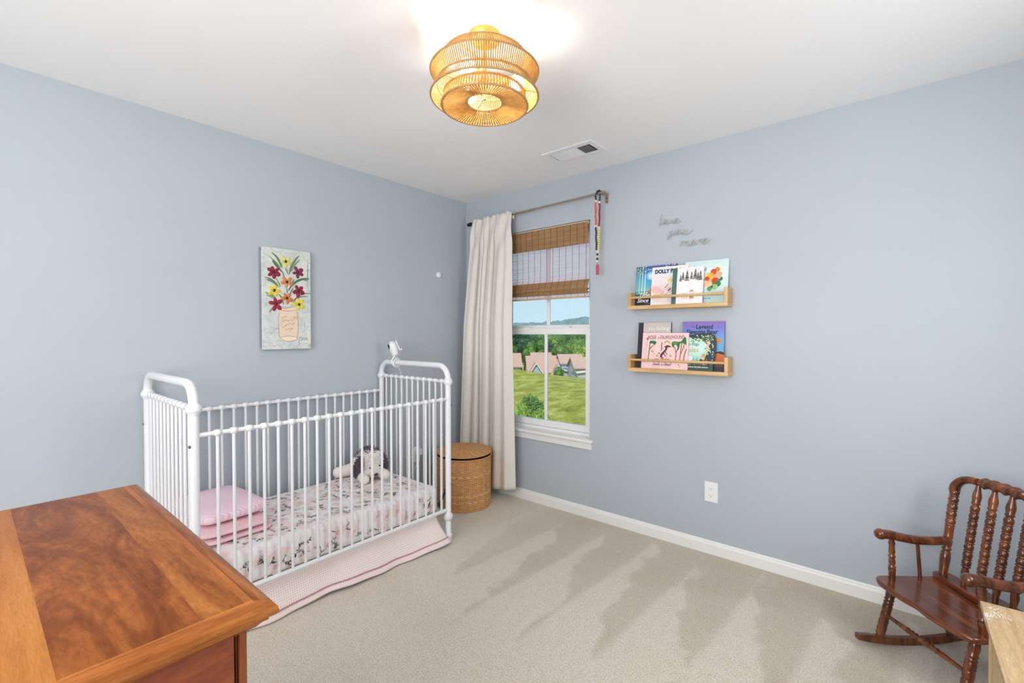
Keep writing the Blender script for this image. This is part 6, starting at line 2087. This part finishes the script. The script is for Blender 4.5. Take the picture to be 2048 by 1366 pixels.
m.grid(twist, 24, 80, closeu=True); m.build('crest_rail', M['chair'], ch, local=True)
for sg in (-1, 1):
    path = cr([L(sg * 0.180, -0.082, 0.4665), L(sg * 0.180, -0.066, 0.4655), L(sg * 0.180, -0.030, 0.4620), L(sg * 0.180, 0.020, 0.4500), L(sg * 0.179, 0.080, 0.4385), L(sg * 0.177, 0.150, 0.4340), L(sg * 0.175, 0.212, 0.4360)], 7)
    n_ = len(path)
    rad = []
    for i in range(n_):
        t = i / (n_ - 1)
        rad.append(0.0215 * (min(1, (0.30 + t * 9)) if t < 0.08 else 1.0) * (1 - 0.14 * t))
    m = MB(); m.tube(path, rad, 18, flat=0.92)
    m.ball(L(sg * 0.180, -0.068, 0.4655), (0.0230, 0.022, 0.0225), 16, 10)
    m.build('armrest', M['chair'], ch, local=True)
    m = MB(); m.lathe(L(sg * 0.180, -0.014, 0.275), L(sg * 0.180, -0.018, 0.447),
                      [(0, 0.0120), (0.18, 0.0122), (0.24, 0.0140), (0.27, 0.0095)] + [(0.28, 0.0135), (0.31, 0.0140), (0.33, 0.0095), (0.42, 0.0128), (0.50, 0.0105), (0.53, 0.0090), (0.54, 0.0128), (0.57, 0.0130), (0.59, 0.0090), (0.68, 0.0122), (0.75, 0.0100), (0.77, 0.0118), (0.79, 0.0095), (0.88, 0.0125), (0.97, 0.0085), (1, 0.0085)], 16)
    m.build('arm_post', M['chair'], ch, local=True)
    m = MB(); m.lathe(L(sg * 0.178, 0.106, 0.275), L(sg * 0.178, 0.092, 0.430), [(0, 0.0070), (0.5, 0.0072), (1, 0.0066)], 12); m.build('arm_spindle', M['chair'], ch, local=True)
    leg = [(0, 0.0105), (0.06, 0.0160), (0.18, 0.0178), (0.26, 0.0150), (0.28, 0.0178), (0.30, 0.0165), (0.31, 0.0130)]
    for q in (0.33, 0.46, 0.60, 0.74):
        leg += [(q, 0.0165), (q + 0.02, 0.0175), (q + 0.035, 0.0150), (q + 0.06, 0.0165), (q + 0.10, 0.0172)]
    leg += [(0.90, 0.0150), (0.92, 0.0170), (0.95, 0.0155), (1, 0.0125)]
    for b0, b1, ut, ub in ((-0.022, -0.072, 0.165, 0.172), (0.175, 0.235, 0.150, 0.168)):
        m = MB(); m.lathe(L(sg * ut, b0, 0.258), L(sg * ub, b1, 0.036), leg, 16); m.build('leg', M['chair'], ch, local=True)
    m = MB()
    vv, ff = [], []
    K = 30
    for i in range(K + 1):
        b_ = -0.172 + 0.545 * i / K
        zb = 0.001 + 0.40 * (b_ - 0.085) ** 2
        t = min(i, K - i) / 3.0
        hh = 0.031 * min(1, 0.86 + 0.14 * t)
        zl = zb + 0.031 * (1 - min(1, 0.90 + 0.1 * t))
        for du, dz in ((-0.012, 0), (0.012, 0), (0.012, 1), (-0.012, 1)):
            vv.append(L(sg * 0.171 + du, b_, zl if dz == 0 else zb + hh))
    for i in range(K):
        for j in range(4):
            ff.append((i * 4 + j, i * 4 + (j + 1) % 4, i * 4 + 4 + (j + 1) % 4, i * 4 + 4 + j))
    ff += [(3, 2, 1, 0), (K * 4, K * 4 + 1, K * 4 + 2, K * 4 + 3)]
    m.add(vv, ff, 0); m.build('rocker', M['chair'], ch, local=True, bevel=0.004)
strp = [(0, 0.0065), (0.2, 0.0085), (0.3, 0.0105)] + [(0.3 + 0.4 * i / 24, 0.0100 + 0.0018 * math.sin(i * 2.1)) for i in range(1, 24)] + [(0.72, 0.0105), (0.82, 0.0085), (1, 0.0065)]
for b_, z in ((-0.050, 0.132), (0.208, 0.128)):
    m = MB(); m.lathe(L(-0.168, b_, z), L(0.168, b_, z), strp, 14); m.build('stretcher', M['chair'], ch, local=True)

# ---------------------------------------------------------------- small worn table
TX0, TX1, TY0, TY1, TZ = 3.094, 3.56, -1.42, -0.872, 0.500
M['worn_oak'] = wood('worn_pale_oak', (156, 126, 86), (182, 152, 110), (198, 172, 130), axis=1, scale=3.2, stretch=13, rough=0.5, dist=0.7, scuff=((236, 230, 220), 0.335, 9.0, 0.85))
M['pale_oak'] = wood('pale_oak_side', (176, 148, 110), (200, 174, 134), (214, 192, 154), axis=2, scale=3, stretch=12, rough=0.55, dist=0.4)
tb = thing('side_table', ((TX0 + TX1) / 2, (TY0 + TY1) / 2, 0), 'small pale wooden table with worn white paint in front of the rocking chair', 'side table')
m = MB(); m.box(TX0, TX1, TY0, TY1, TZ - 0.018, TZ); m.build('table_top', M['worn_oak'], tb, bevel=0.0015)
ins = 0.018
for x in (TX0 + ins, TX1 - ins - 0.030):
    for y in (TY0 + ins, TY1 - ins - 0.012):
        m = MB(); m.box(x, x + 0.030, y, y + 0.012, 0, TZ - 0.0182); m.build('leg', M['pale_oak'], tb, bevel=0.001)
for x in (TX0 + ins + 0.006, TX1 - ins - 0.016):
    m = MB(); m.box(x, x + 0.010, TY0 + ins + 0.016, TY1 - ins - 0.016, 0.06, TZ - 0.0182); m.build('side_panel', M['pale_oak'], tb)
m = MB(); m.box(TX0 + ins + 0.030, TX1 - ins - 0.030, TY1 - ins - 0.011, TY1 - ins - 0.003, 0.06, TZ - 0.0182); m.build('back_panel', M['pale_oak'], tb)
m = MB(); m.box(TX0 + ins + 0.018, TX1 - ins - 0.018, TY0 + ins + 0.016, TY1 - ins - 0.014, 0.10, 0.115); m.build('lower_shelf', M['pale_oak'], tb)
